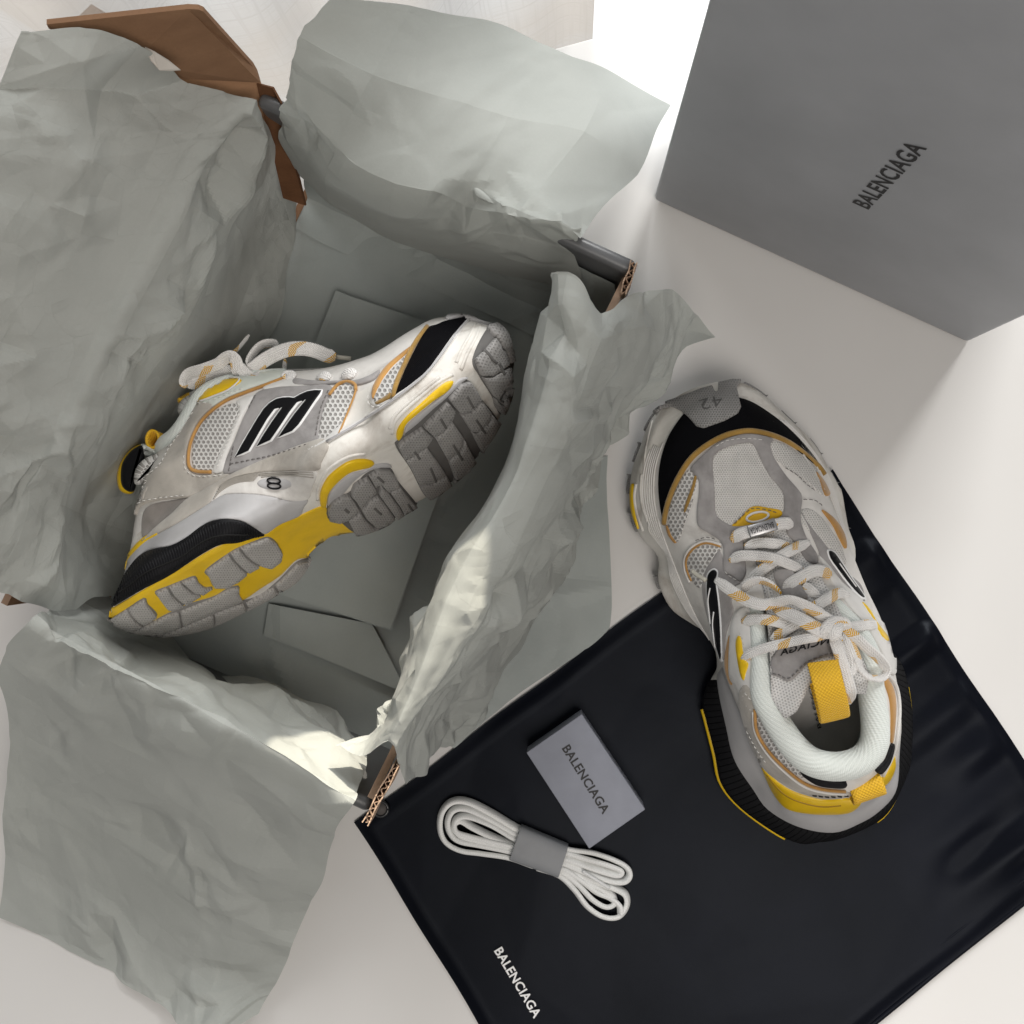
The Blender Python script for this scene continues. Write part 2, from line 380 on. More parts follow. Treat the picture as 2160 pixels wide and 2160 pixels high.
# curtain: hangs just behind the table edge, ends where the floor shows
def curtain():
    e2 = un(D([(1150, 58)]), 0)[0, :2]; L = 1.3; nu, nz = 320, 60
    V, U = [], []
    for k in range(nz + 1):
        z = -.69 + 1.7 * k / nz
        for i in range(nu + 1):
            s = L * i / nu
            off = .030 + (.020 * math.sin(s * 34 + .7 * math.sin(s * 9))) + .010 * math.sin(s * 71 + 1.3) + .004 * math.sin(z * 5 + s * 13)
            p = e2 - ed * s + en * off
            V.append((p[0], p[1], z)); U.append((s, z))
    F = [[k * (nu + 1) + i, k * (nu + 1) + i + 1, (k + 1) * (nu + 1) + i + 1, (k + 1) * (nu + 1) + i] for k in range(nz) for i in range(nu)]
    o = mesh("curtain", V, F, M_CUR, uv=U); tag(o, "sheer linen curtain hanging behind the table edge", "curtain")
curtain()
# ------------------------------------------------------------------ crumpled paper
def facets(u, v, cell, seed, jit=.48):
    rg = np.random.default_rng(seed); u0, u1, v0, v1 = u.min() - cell, u.max() + cell, v.min() - cell, v.max() + cell
    gx, gy = np.arange(u0, u1 + cell, cell), np.arange(v0, v1 + cell, cell)
    n0 = len(gx) * len(gy); P = np.c_[rg.uniform(u0, u1, n0), rg.uniform(v0, v1, n0)]; P = np.vstack([[(u0, v0), (u1, v0), (u0, v1), (u1, v1)], P])
    ok = [p for i, p in enumerate(P) if i == 0 or np.min(np.sum((P[:i] - p) ** 2, 1)) > (.5 * cell) ** 2]; P = np.array(ok)
    h = rg.normal(0, 1, len(P))
    r = delaunay_2d_cdt([Vector(p) for p in P], [], [], 0, 1e-6)
    vs = [(p[0], p[1], 0) for p in r[0]]; hh = np.array([h[o[0]] if o else 0 for o in r[3]]); tris = [list(t) for t in r[2]]
    b = BVHTree.FromPolygons([(p[0], p[1], hv * .001) for p, hv in zip(vs, hh)], tris)
    up = Vector((0, 0, -1)); out = np.zeros(len(u))
    for i in range(len(u)):
        hit = b.ray_cast(Vector((u[i], v[i], 10)), up)
        if hit[0] is not None: out[i] = hit[0].z / .001
    return out
def vnoise(u, v, cell, seed):
    rg = np.random.default_rng(seed); n = 64; g = rg.normal(0, 1, (n, n)); x, y = u / cell + 7.3, v / cell + 11.1
    i, j = np.floor(x).astype(int), np.floor(y).astype(int); fx, fy = x - i, y - j; fx = fx * fx * (3 - 2 * fx); fy = fy * fy * (3 - 2 * fy)
    a = lambda p, q: g[p % n, q % n]
    return (a(i, j) * (1 - fx) + a(i + 1, j) * fx) * (1 - fy) + (a(i, j + 1) * (1 - fx) + a(i + 1, j + 1) * fx) * fy
def fold(P, n, k=.45):
    c = catmull(P, n); t = np.linspace(0, len(P) - 1, (len(P) - 1) * n + 1); l = np.stack([np.interp(t, np.arange(len(P)), P[:, q]) for q in range(P.shape[1])], 1)
    return c * (1 - k) + l * k
def sheet(name, net, label, mat, seed, layers=((.05, .0022), (.019, .0010)), seg=(26, 26), mask=None, wob=.004, zmin=.0008, creases=110, sharp=6.5, group="sheets of grey tissue paper", cat="tissue paper", world=None):
    net = np.array(net, float); R, C = net.shape[:2]
    W = un(D(net[..., :2].reshape(-1, 2)), net[..., 2].ravel()).reshape(R, C, 3)
    A = np.stack([fold(W[r], seg[1]) for r in range(R)])
    G = np.stack([fold(A[:, c], seg[0]) for c in range(A.shape[1])], 1)
    n, m = G.shape[:2]
    du = np.r_[0, np.cumsum(np.linalg.norm(np.diff(G, axis=0), axis=2).mean(1))]; dv = np.r_[0, np.cumsum(np.linalg.norm(np.diff(G, axis=1), axis=2).mean(0))]
    U, Vv = np.meshgrid(du, dv, indexing='ij'); u, v = U.ravel(), Vv.ravel()
    N = np.cross(np.gradient(G, axis=0), np.gradient(G, axis=1)); N /= np.linalg.norm(N, axis=2)[..., None] + 1e-12
    N *= np.sign(np.sum(N[..., 2]))
    d = np.zeros(len(u)); wgt = np.clip(.7 + .65 * vnoise(u, v, .05, seed + 9), .06, 1.7)
    if mask is not None: wgt = wgt * mask(U / du[-1], Vv / dv[-1]).ravel()
    for k, (cell, amp) in enumerate(layers):
        d += amp * facets(u, v, cell, seed + k) * (wgt if k else np.clip(wgt, .4, 1.3))
    d += .0025 * vnoise(u, v, .07, seed + 20)
    rg = np.random.default_rng(seed + 77)
    for _ in range(creases):
        p0 = np.array([rg.uniform(0, du[-1]), rg.uniform(0, dv[-1])]); an = rg.uniform(0, math.pi); L = rg.uniform(.015, .06); q = np.array([math.cos(an), math.sin(an)])
        t = ((u - p0[0]) * q[0] + (v - p0[1]) * q[1]) / L; near = np.abs(t) < 1
        dist = np.abs(-(u - p0[0]) * q[1] + (v - p0[1]) * q[0]) + .0015 * np.sin(t * 5 + an); wd = rg.uniform(.006, .014) * (1.15 - np.abs(t)).clip(.1, 1)
        d += near * rg.choice([-1, 1]) * rg.uniform(.0008, .0028) * np.clip(1 - dist / wd, 0, 1) * (1 - t ** 2).clip(0, 1) * np.clip(wgt, .15, 1.2)
    G = G + N * d.reshape(n, m)[..., None]
    # uneven sheet edges
    for ax in (0, 1):
        for end in (0, -1):
            t = np.clip(vnoise(u, v, .035, seed + 30 + ax), -1, 1).reshape(n, m)
            q = np.clip(1 - np.arange((n, m)[ax]) / 9.0, 0, 1)
            q = q if end == 0 else q[::-1]
            dirn = np.gradient(G, axis=ax); dirn /= np.linalg.norm(dirn, axis=2)[..., None] + 1e-12
            G = G + dirn * (t * wob * (q[:, None] if ax == 0 else q[None, :]))[..., None]
    G[..., 2] = np.maximum(G[..., 2], zmin)
    F = [[i * m + j, i * m + j + 1, (i + 1) * m + j + 1, (i + 1) * m + j] for i in range(n - 1) for j in range(m - 1)]
    o = mesh(name, G.reshape(-1, 3), F, mat, uv=np.stack([u, v], 1)); o.data.set_sharp_from_angle(angle=math.radians(sharp)); tag(o, label, cat, group); return o
# ------------------------------------------------------------------ cardboard shoe box
RIM = .14
bA, bB, bC, bD = [np.array(p) for p in un(D([(490, 165), (1205, 490), (685, 1548), (-30, 1220)]), RIM)[:, :2]]
bc = (bA + bC) / 2
box = empty("shoe_box", (bc[0], bc[1], 0)); tag(box, "open brown and grey shoe box lined with tissue, its lid folded back", "shoe box")
def v3(p, z): return np.array([p[0], p[1], z])
def wall(p, q, th, z0, z1, mats, nm="wall"):
    d = (q - p) / np.linalg.norm(q - p); nrm = np.array([-d[1], d[0]])
    if np.dot(nrm, bc - p) < 0: nrm = -nrm
    V, F = slab([v3(p, z0), v3(q, z0), v3(q, z1), v3(p, z1)], v3(nrm, 0), th)
    o = mesh(nm, V, F, mats, box, smooth=False)
    if len(mats) > 1:
        for i, p_ in enumerate(o.data.polygons): p_.material_index = {0: 2, 1: 2, 2: 2, 3: 2, 4: 0, 5: 1}[i]
    return o
un_ab = (bB - bA) / np.linalg.norm(bB - bA); un_bc = (bC - bB) / np.linalg.norm(bC - bB)
wall(bA, bB - un_ab * .0, .009, .003, RIM - .003, [M_GREY])
bevel(bpy.data.objects['wall'], .0038, 4)
o = wall(bD + (bC - bD) * .12, bC, .009, .003, RIM - .014, [M_GREY]); bevel(o, .0038, 4)
wall(bB + un_bc * .0095, bC - un_bc * .0095, .0045, .003, RIM - .012, [M_GREY, M_KRAFT, M_KRAFTE])
wall(bA + un_bc * .0095 - un_ab * .030, bD - un_bc * .0095 - un_ab * .030, .0045, .003, RIM - .06, [M_KRAFT, M_KRAFT, M_KRAFTE])
mesh("base_panel", *prism([bA, bB, bC, bD], .0005, .0028), M_KRAFT, box, smooth=False)
# raw torn corrugated edges at the two near corners
def torn(p, q, nm, seed):
    rg = np.random.default_rng(seed); n = 40; parts = []
    side = np.cross(q - p, (0, 0, 1.0)); side /= np.linalg.norm(side); up = np.array([0, 0, 1.0]); L = np.linalg.norm(q - p)
    for lay, off in ((0, 0), (1, .0017), (2, .0034)):
        t = np.arange(n + 1) / n; wv = .0011 * np.sin(2 * math.pi * t * L / .0044 + .6 * np.sin(t * 17)) if lay == 1 else .0004 * np.sin(t * 9 + lay)
        a = p + (q - p) * t[:, None] + side * (off + wv)[:, None]
        b = a + side * .0007
        hgt = np.convolve(rg.uniform(-.0008, .0032, n + 5), np.ones(5) / 5, 'valid') * (.5 if lay == 1 else 1) - (.0022 if lay == 1 else 0)
        V = np.vstack([a - up * .02, b - up * .02, b + up * hgt[:, None], a + up * hgt[:, None]]); m = n + 1; F = []
        for i in range(n):
            for s in range(4): F.append([s * m + i, s * m + i + 1, ((s + 1) % 4) * m + i + 1, ((s + 1) % 4) * m + i])
        F += [[0, m, 2 * m, 3 * m], [m - 1, 2 * m - 1, 3 * m - 1, 4 * m - 1]]
        parts.append((V, F))
    V, F, _ = join(parts); return mesh(nm, V, F, M_KRAFTE, box, smooth=False)
W = un(D([(1203, 496), (1182, 556), (683, 1550), (742, 1440)]), [.142, .136, .142, .142])
torn(W[0], W[1], "torn_edge", 3); torn(W[2], W[3], "torn_edge", 5)
# lid leaning outward behind the left wall, and its side ear standing at the far corner
outw = -un_ab
lidn = v3(outw, 0) * math.cos(math.radians(31)) + np.array([0, 0, math.sin(math.radians(31))])
bAl, bDl = bA - un_ab * .03, bD - un_ab * .03
V, F = slab([v3(bAl, RIM - .034), v3(bDl, RIM - .034), v3(bDl, RIM - .034) + lidn * .2, v3(bAl, RIM - .034) + lidn * .088], np.cross(lidn, v3(un_bc, 0)), .003)
mesh("lid", V, F, [M_KRAFT], box, smooth=False)
E = un(D([(350, 149), (491, 156), (486, 140), (478, 126), (384, 22), (375, 18), (355, 17), (88, 46), (92, 54), (250, 120)]), [.165, .147, .150, .155, .214, .216, .216, .222, .216, .19])
ce = E.mean(0); nrm = np.cross(E[4] - E[0], E[7] - E[0]); nrm *= np.sign(nrm[2])
V, F = slab(E, -nrm, .003); ear = mesh("ear_flap", V, F, [M_KRAFT], box, smooth=False)
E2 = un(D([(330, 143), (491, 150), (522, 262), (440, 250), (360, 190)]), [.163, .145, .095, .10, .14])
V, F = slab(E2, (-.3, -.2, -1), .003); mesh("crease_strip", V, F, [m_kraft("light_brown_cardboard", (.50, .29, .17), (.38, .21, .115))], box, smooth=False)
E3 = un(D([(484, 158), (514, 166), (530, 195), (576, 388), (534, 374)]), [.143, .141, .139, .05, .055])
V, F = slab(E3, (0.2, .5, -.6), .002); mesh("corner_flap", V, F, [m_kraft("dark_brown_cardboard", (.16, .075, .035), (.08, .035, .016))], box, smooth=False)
Tt = un(D([(273, 88), (290, 96), (318, 113), (340, 131), (320, 133), (300, 132), (284, 114)]), [.206, .206, .203, .198, .197, .198, .203]) 
V, F = slab(Tt, (0, 0, -1), .001); mesh("thumb_tab", V, F, [m_plain("white_paper", (.62, .58, .53), .7, .06)], box, smooth=False)
# ------------------------------------------------------------------ tissue
sheet("tissue_sheet", [
    [(48, 55, .225), (150, 66, .215), (256, 98, .198), (345, 168, .166), (425, 184, .155), (486, 196, .15), (522, 262, .11), (545, 330, .06), (562, 385, .008)],
    [(-10, 190, .225), (100, 215, .212), (190, 248, .195), (290, 285, .172), (350, 298, .160), (402, 312, .152), (478, 375, .092), (522, 430, .04), (560, 465, .008)],
    [(-85, 400, .225), (0, 425, .212), (90, 460, .195), (180, 495, .172), (235, 510, .160), (284, 521, .152), (375, 568, .09), (450, 606, .035), (510, 635, .008)],
    [(-180, 620, .225), (-90, 650, .212), (0, 690, .195), (85, 715, .172), (135, 724, .160), (176, 733, .152), (250, 768, .088), (315, 800, .035), (400, 835, .008)],
    [(-275, 850, .225), (-180, 880, .212), (-90, 905, .195), (0, 925, .172), (45, 935, .160), (72, 937, .150), (140, 962, .09), (205, 990, .04), (290, 1020, .008)],
    [(-350, 1050, .225), (-250, 1080, .212), (-160, 1100, .195), (-70, 1125, .172), (-30, 1135, .155), (15, 1141, .14), (115, 1140, .10), (205, 1134, .05), (262, 1120, .010)]],
    "large crumpled tissue sheet over the folded-back lid, left of the sneaker in the box", M_TIS, 11, zmin=.0095, creases=230, seg=(46, 30), layers=((.080, .0080), (.034, .0080), (.0165, .0036)),
    mask=lambda a, b: np.clip(.75 + 1.0 * np.exp(-((a - .25) ** 2 + (b - .5) ** 2) / .05), 0, 1.7) * (1 - .85 * np.clip((b - .50) / .14, 0, 1)))
sheet("tissue_sheet", [
    [(625, -12, .20), (575, 80, .195), (528, 165, .165), (526, 225, .14), (545, 300, .085)],
    [(775, 8, .17), (705, 140, .185), (620, 285, .165), (610, 340, .13), (620, 385, .07)],
    [(905, 44, .13), (830, 180, .165), (745, 348, .165), (732, 408, .128), (720, 445, .06)],
    [(1035, 96, .09), (965, 215, .15), (875, 372, .164), (862, 436, .130), (845, 485, .055)],
    [(1150, 140, .05), (1100, 250, .12), (985, 402, .162), (972, 466, .130), (955, 515, .055)],
    [(1260, 192, .02), (1190, 330, .07), (1096, 428, .158), (1094, 476, .130), (1085, 540, .06)]],
    "smooth pale tissue sheet draped over the far wall of the box, by the curtain", M_TISS, 23, creases=45, seg=(38, 34), layers=((.090, .0050), (.038, .0044), (.018, .0022)),
    mask=lambda a, b: np.clip(1.3 * np.exp(-((b - .62) ** 2) / .03) + .12, 0, 1.5))
sheet("tissue_sheet", [
    [(1035, 545, .11), (1058, 525, .15), (1072, 507, .172), (1100, 560, .165), (1130, 590, .15), (1160, 580, .145), (1200, 545, .13), (1270, 548, .10), (1352, 630, .06)],
    [(1022, 600, .11), (1042, 590, .15), (1066, 590, .172), (1098, 615, .172), (1130, 640, .165), (1165, 630, .148), (1215, 615, .12), (1255, 640, .08), (1292, 664, .045)],
    [(1000, 690, .11), (1020, 690, .15), (1045, 690, .17), (1075, 705, .17), (1105, 720, .165), (1140, 715, .145), (1170, 710, .115), (1210, 715, .075), (1242, 725, .04)],
    [(965, 800, .11), (985, 803, .15), (1008, 808, .168), (1037, 815, .168), (1065, 825, .16), (1095, 825, .14), (1120, 820, .11), (1150, 830, .07), (1172, 838, .035)],
    [(895, 945, .11), (915, 950, .15), (940, 955, .168), (968, 962, .166), (1000, 970, .160), (1030, 965, .146), (1058, 955, .120), (1090, 950, .075), (1112, 945, .03)],
    [(808, 1110, .11), (830, 1112, .15), (860, 1116, .165), (890, 1118, .162), (925, 1118, .157), (955, 1115, .146), (985, 1108, .122), (1020, 1100, .075), (1052, 1095, .025)],
    [(755, 1245, .11), (778, 1250, .15), (803, 1252, .165), (830, 1250, .16), (858, 1245, .156), (885, 1240, .147), (912, 1235, .122), (945, 1228, .075), (985, 1215, .02)],
    [(722, 1350, .12), (738, 1355, .15), (755, 1358, .162), (774, 1358, .158), (796, 1355, .150), (820, 1350, .138), (842, 1342, .110), (865, 1335, .07), (900, 1325, .02)],
    [(682, 1422, .135), (700, 1412, .15), (722, 1408, .16), (742, 1425, .158), (752, 1450, .14), (770, 1478, .12), (795, 1450, .09), (815, 1420, .055), (840, 1395, .02)]],
    "crumpled tissue sheet bunched along the box wall nearest the upright sneaker", M_TIS, 37, seg=(30, 22), layers=((.050, .0042), (.026, .0058), (.013, .0032)))
def flat_sheet():
    return sheet("tissue_sheet", [
        [(1060, 880, .012), (1100, 872, .006), (1146, 858, .002)], [(985, 1010, .014), (1060, 1015, .006), (1148, 1010, .002)],
        [(920, 1130, .014), (1030, 1160, .006), (1150, 1185, .0008)], [(850, 1250, .014), (910, 1280, .006), (985, 1302, .0008)],
        [(790, 1350, .014), (822, 1385, .006), (860, 1412, .0008)]],
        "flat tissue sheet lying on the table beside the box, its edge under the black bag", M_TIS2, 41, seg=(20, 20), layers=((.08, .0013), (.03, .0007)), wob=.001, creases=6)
flat_sheet()
sheet("tissue_sheet", [
    [(150, 1090, .015), (110, 1135, .08), (62, 1165, .148), (10, 1215, .135), (0, 1290, .11), (22, 1390, .07), (18, 1480, .045), (18, 1610, .015), (0, 1735, .003)],
    [(270, 1165, .015), (215, 1190, .08), (150, 1215, .150), (105, 1275, .135), (95, 1350, .10), (92, 1440, .06), (75, 1530, .035), (85, 1660, .012), (98, 1780, .003)],
    [(400, 1225, .015), (345, 1255, .08), (285, 1285, .150), (235, 1345, .135), (220, 1420, .10), (210, 1510, .06), (195, 1610, .03), (195, 1720, .012), (195, 1828, .003)],
    [(520, 1290, .015), (470, 1325, .08), (420, 1360, .148), (372, 1420, .130), (348, 1490, .10), (335, 1580, .06), (315, 1690, .03), (300, 1790, .010), (292, 1880, .003)],
    [(610, 1345, .015), (580, 1385, .09), (540, 1425, .147), (498, 1480, .128), (472, 1560, .09), (450, 1650, .05), (425, 1750, .022), (408, 1840, .008), (392, 1915, .003)],
    [(690, 1405, .05), (685, 1450, .10), (668, 1512, .147), (640, 1552, .125), (618, 1625, .08), (585, 1710, .045), (552, 1790, .02), (522, 1850, .008), (490, 1890, .003)]],
    "broad tissue sheet draped over the near wall of the box down to the table", M_TISM, 53, seg=(42, 26), layers=((.085, .0060), (.040, .0062), (.018, .0026)), wob=.0018,
    mask=lambda a, b: np.clip(.85 + 1.0 * np.exp(-((a - .35) ** 2 + (b - .38) ** 2) / .03), 0, 1.5))
inn = [bA, bB, bC, bD]
def shrink(p, k): return p + (bc - p) * k
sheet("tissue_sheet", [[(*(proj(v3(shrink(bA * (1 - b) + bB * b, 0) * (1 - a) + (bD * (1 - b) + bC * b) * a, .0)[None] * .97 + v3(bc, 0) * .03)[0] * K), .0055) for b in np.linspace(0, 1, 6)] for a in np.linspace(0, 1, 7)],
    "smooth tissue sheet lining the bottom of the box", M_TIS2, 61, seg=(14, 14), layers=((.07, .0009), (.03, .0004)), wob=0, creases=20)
# grey lining sheet standing against the far wall
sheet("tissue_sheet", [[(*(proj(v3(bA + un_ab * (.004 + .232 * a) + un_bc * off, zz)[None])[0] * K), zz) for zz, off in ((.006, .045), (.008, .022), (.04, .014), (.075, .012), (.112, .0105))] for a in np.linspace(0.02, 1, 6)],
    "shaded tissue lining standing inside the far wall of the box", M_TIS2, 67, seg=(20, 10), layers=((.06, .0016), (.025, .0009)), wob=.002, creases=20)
def folded(pts, z0, n, dz, label):
    ft = empty("folded_tissue", un(D([np.mean(pts, 0)]), z0)[0]); tag(ft, label, "tissue paper", "folded tissue in the box")
    rg = np.random.default_rng(int(pts[0][0]))
    for k in range(n):
        W4 = un(D(pts), z0 + dz * k)[:, :2] + rg.uniform(-.0012, .0012, (4, 2)); N = 18; V = []
        for i in range(N + 1):
            for j in range(N + 1):
                a, b = i / N, j / N; p = (W4[0] * (1 - b) + W4[1] * b) * (1 - a) + (W4[3] * (1 - b) + W4[2] * b) * a
                zz = z0 + dz * k + .0006 * math.sin(a * 5 + .3 * k) * math.sin(b * 4 + .4 * k)
                if k == n - 1 and j < 2: zz -= .0009 * (2 - j)
                V.append((p[0], p[1], zz))
        F = [[i * (N + 1) + j, i * (N + 1) + j + 1, (i + 1) * (N + 1) + j + 1, (i + 1) * (N + 1) + j] for i in range(N) for j in range(N)]
        o = mesh("fold_layer", V, F, M_TIS2, ft, smooth=False); m = o.modifiers.new("thick", 'SOLIDIFY'); m.thickness = .0005
folded([(505, 1140), (700, 1180), (770, 1308), (500, 1198)], .0095, 2, .0011, "lower folded tissue packet peeping out under the other, on the box bottom")
folded([(634, 550), (930, 650), (738, 1190), (420, 1085)], .013, 4, .0013, "folded tissue packet lying under the sneaker on the box bottom")
# ------------------------------------------------------------------ tall grey carton standing on end
g1, g2 = un(D([(1232, 378), (1825, 648)]), 0)[:, :2]
gd = (g2 - g1) / np.linalg.norm(g2 - g1); gn = np.array([gd[1], -gd[0]]); gn = gn if gn[1] < 0 else -gn
ct = empty("carton", (*((g1 + g2) / 2 - gn * .07), 0)); tag(ct, "tall matte grey carton standing on end at the back of the table", "carton")
GW = np.linalg.norm(g2 - g1); GH = .385
def gp(a, b, off=0): return v3(g1 + gd * GW * a + gn * off, GH * b)
body = mesh("body", *prism([g1, g2, g2 - gn * .14, g1 - gn * .14], .0012, GH), M_GREYM, ct); bevel(body, .0035, 4)
mesh("lid_edge", *prism([g1 - gn * .02 - gd * .0022, g1 - gn * .14 - gd * .0022, g1 - gn * .14 - gd * .0002, g1 - gn * .02 - gd * .0002], .004, GH - .004), M_GREYM, ct, smooth=False)
text("printed_word", "BALENCIAGA", lambda q: g1[None, :].repeat(len(q), 0)[:, [0, 1, 1]] * [1, 1, 0] + np.c_[(gd * GW)[None] * (.458 + .043 * (1 - q[:, 1:]) * 1.0) + gn * .0003, .143 + q[:, :1] * .0955], M_INK, ct, bold=.02)
# ------------------------------------------------------------------ small card box, lace bundle, dust bag
cz = .021
cc = un(Z4([(1340, 143), (1681, 655), (1380, 866), (1043, 350)]), cz + .002)[:, :2]
cb = empty("card_box", (*cc.mean(0), .003)); tag(cb, "small lilac grey box with a black printed word on the black bag", "gift box")
o = mesh("body", *prism(cc, .0036, cz + .002), M_LILAC, cb); bevel(o, .0006, 2)
text("printed_word", "BALENCIAGA", onplane(Z4([(1232, 330)])[0], Z4([(1452, 683)])[0], Z4([(1274, 303)])[0], cz + .0023), M_INK, cb, bold=.02)
bag = empty("dust_bag", un(D([(1300, 1500)]), 0)[0]); tag(bag, "black satin dust bag with a white printed word, spread on the table", "dust bag")
def bag_mesh():
    C4 = un(D([(668, 1553), (1568, 884), (2043, 1606), (1137, 2335)]), .0015)
    nu, nv = 150, 130; V = []; u_, v_ = [], []
    for i in range(nu + 1):
        for j in range(nv + 1):
            a, b = i / nu, j / nv; p = (C4[0] * (1 - a) + C4[1] * a) * (1 - b) + (C4[3] * (1 - a) + C4[2] * a) * b
            bow = .006 * math.sin(math.pi * b) * (1 - a) ** 3 - .004 * math.sin(math.pi * a)
            V.append(p + np.array([bow * .5 +   .0006 * math.sin(b * 19 + a * 7), .0007 * math.sin(a * 23 + 1 + b * 5), 0])); u_.append(a * .42); v_.append(b * .30)
    V = np.array(V); u, v = np.array(u_), np.array(v_); A, B = u / .42, v / .30
    soft = np.clip((A - .72) / .25, 0, 1)
    h = .0012 + .0016 * (vnoise(u, v, .09, 5) * .5 + .5) * 1.4 + soft * .0034 * (vnoise(u * .35, v, .016, 6)) + .0011 * np.clip(facets(u, v, .06, 8), -1, 1.5) * .6
    edge = np.minimum(np.minimum(A, 1 - A) * .42, np.minimum(B, 1 - B) * .30)
    h = np.maximum(h, .0012) * np.clip(edge / .006, .35, 1) + .0003 * np.exp(-((edge - .009) / .0016) ** 2) + .028 * np.clip((B - .60) * .30, 0, .12) * np.clip((A - .1) / .3, 0, 1)
    V[:, 2] = .0012 + np.clip(h, .0006, .0140)
    F = [[i * (nv + 1) + j, (i + 1) * (nv + 1) + j, (i + 1) * (nv + 1) + j + 1, i * (nv + 1) + j + 1] for i in range(nu) for j in range(nv)]
    o = mesh("cloth", V, F, M_SATIN, bag, uv=np.stack([u, v], 1)); return o
bag_mesh()
H1 = un(D([(2020, 1585), (1932, 1658), (1780, 1775), (1600, 1915), (1150, 2290)]), .0045)
mesh("hem", *tube(catmull(H1, 10), .0022)[:2], M_SATIN, bag)
H1 = un(D([(2043, 1612), (1932, 1700), (1780, 1820), (1640, 1935), (1150, 2330)]), .003)
mesh("hem", *tube(catmull(H1, 10), .0026)[:2], M_SATIN, bag)
text("printed_word", "BALENCIAGA", onplane(Z4([(868, 1415)])[0], Z4([(1083, 1778)])[0], Z4([(912, 1388)])[0], .0058), M_WINK, bag, bold=.025)
gx = un(D([(718, 1526)]), .004)[0]
th = np.linspace(0, 2 * math.pi, 33)
ringp = np.stack([gx[0] + .0052 * np.cos(th), gx[1] + .0052 * np.sin(th), np.full(33, .0042)], 1)
mesh("grommet", *tube(ringp, .0012)[:2], m_plain("black_metal", (.02, .02, .022), .3, .05, spec=.6), bag)
mesh("grommet_hole", *prism(np.stack([gx[0] + .0042 * np.cos(th[:-1]), gx[1] + .0042 * np.sin(th[:-1])], 1), .0032, .0046), m_plain("hole_grey", (.10, .09, .085), .7, .1), bag)
lb = empty("shoelace_bundle", un(Z4([(1100, 890)]), .003)[0]); tag(lb, "bundle of spare white flat shoelaces in a grey paper band", "shoelaces")
def strand(pts, wd=.0068, th_=.0034, z=.0085):
    P = catmull(un(Z4(pts), z), 12); P[:, 2] += np.array([p[2] if len(p) > 2 else 0 for p in pts])[np.minimum(np.arange(len(P)) // 12, len(pts) - 1)]
    T = np.gradient(P, axis=0); N = np.cross(T, (0, 0, 1.0)); N /= np.linalg.norm(N, axis=1)[:, None] + 1e-9
    return sweep(P, N * .92 + np.array([0, 0, .38]), wd, th_, 10)
ST = [[(1120, 800), (1000, 757), (850, 668), (730, 612), (645, 612), (590, 670), (580, 760), (612, 832), (690, 876), (800, 892), (950, 915), (1080, 960)],
      [(1120, 825), (1000, 785), (850, 700), (725, 648), (655, 655), (622, 710), (630, 775), (680, 825), (800, 850), (960, 885), (1080, 935)],
      [(1120, 850), (1000, 815), (860, 735), (740, 690), (680, 695), (655, 730), (668, 775), (740, 800), (830, 822), (970, 858), (1080, 910)],
      [(1120, 880), (1000, 850), (880, 808), (760, 750), (690, 712), (650, 745), (690, 800), (800, 835), (980, 880), (1080, 925)],
      [(1120, 820), (1265, 868), (1400, 888), (1510, 925), (1580, 965), (1594, 1010), (1560, 1038), (1480, 1028), (1360, 985), (1240, 935), (1100, 880)],
      [(1120, 840), (1262, 890), (1380, 925), (1480, 955), (1550, 985), (1520, 1000), (1400, 965), (1255, 912), (1100, 860)],
      [(1100, 970), (1218, 1010), (1300, 1085), (1370, 1175), (1455, 1230), (1535, 1232), (1580, 1175), (1575, 1110), (1510, 1070), (1400, 1030), (1240, 965), (1110, 915)],
      [(1100, 955), (1226, 992), (1320, 1060), (1400, 1140), (1470, 1178), (1515, 1160), (1500, 1110), (1430, 1065), (1300, 1005), (1200, 960), (1110, 925)],
      [(1100, 930), (1240, 975), (1340, 1040), (1420, 1100), (1490, 1130), (1540, 1170), (1548, 1215)],
      [(1110, 900), (1250, 940), (1310, 962), (1350, 985)]]
V, F, U = join([strand(s, z=.0078 + .0006 * (i % 3)) for i, s in enumerate(ST)])
mesh("shoelace", V, F, M_WLACE, lb, uv=U)
P = catmull(un(Z4([(1345, 985), (1400, 1020), (1490, 1077)]), .0125), 8); mesh("aglet", *tube(P, .0012)[:2], m_plain("clear_plastic_tip", (.75, .76, .76), .2, .03), lb)
def paper_band():
    a, b, c, d = un(Z4([(1015, 750), (1268, 856), (1212, 1030), (950, 936)]), .0155)
    V, U = [], []; n = 40
    for k in range(n + 1):
        th_ = 2 * math.pi * k / n; cx = math.cos(th_); cy = math.sin(th_)
        s = .5 + .5 * np.sign(cx) * abs(cx) ** .5; zz = .0092 + .0068 * np.sign(cy) * abs(cy) ** .6
        for i in range(9):
            t = i / 8; p = (a * (1 - t) + b * t) * (1 - s) + (d * (1 - t) + c * t) * s; V.append((p[0], p[1], max(zz, .0032))); U.append((k, i))
    F = [[k * 9 + i, k * 9 + i + 1, (k + 1) * 9 + i + 1, (k + 1) * 9 + i] for k in range(n) for i in range(8)]
    mesh("paper_band", V, F, M_BANDP, lb)
paper_band()
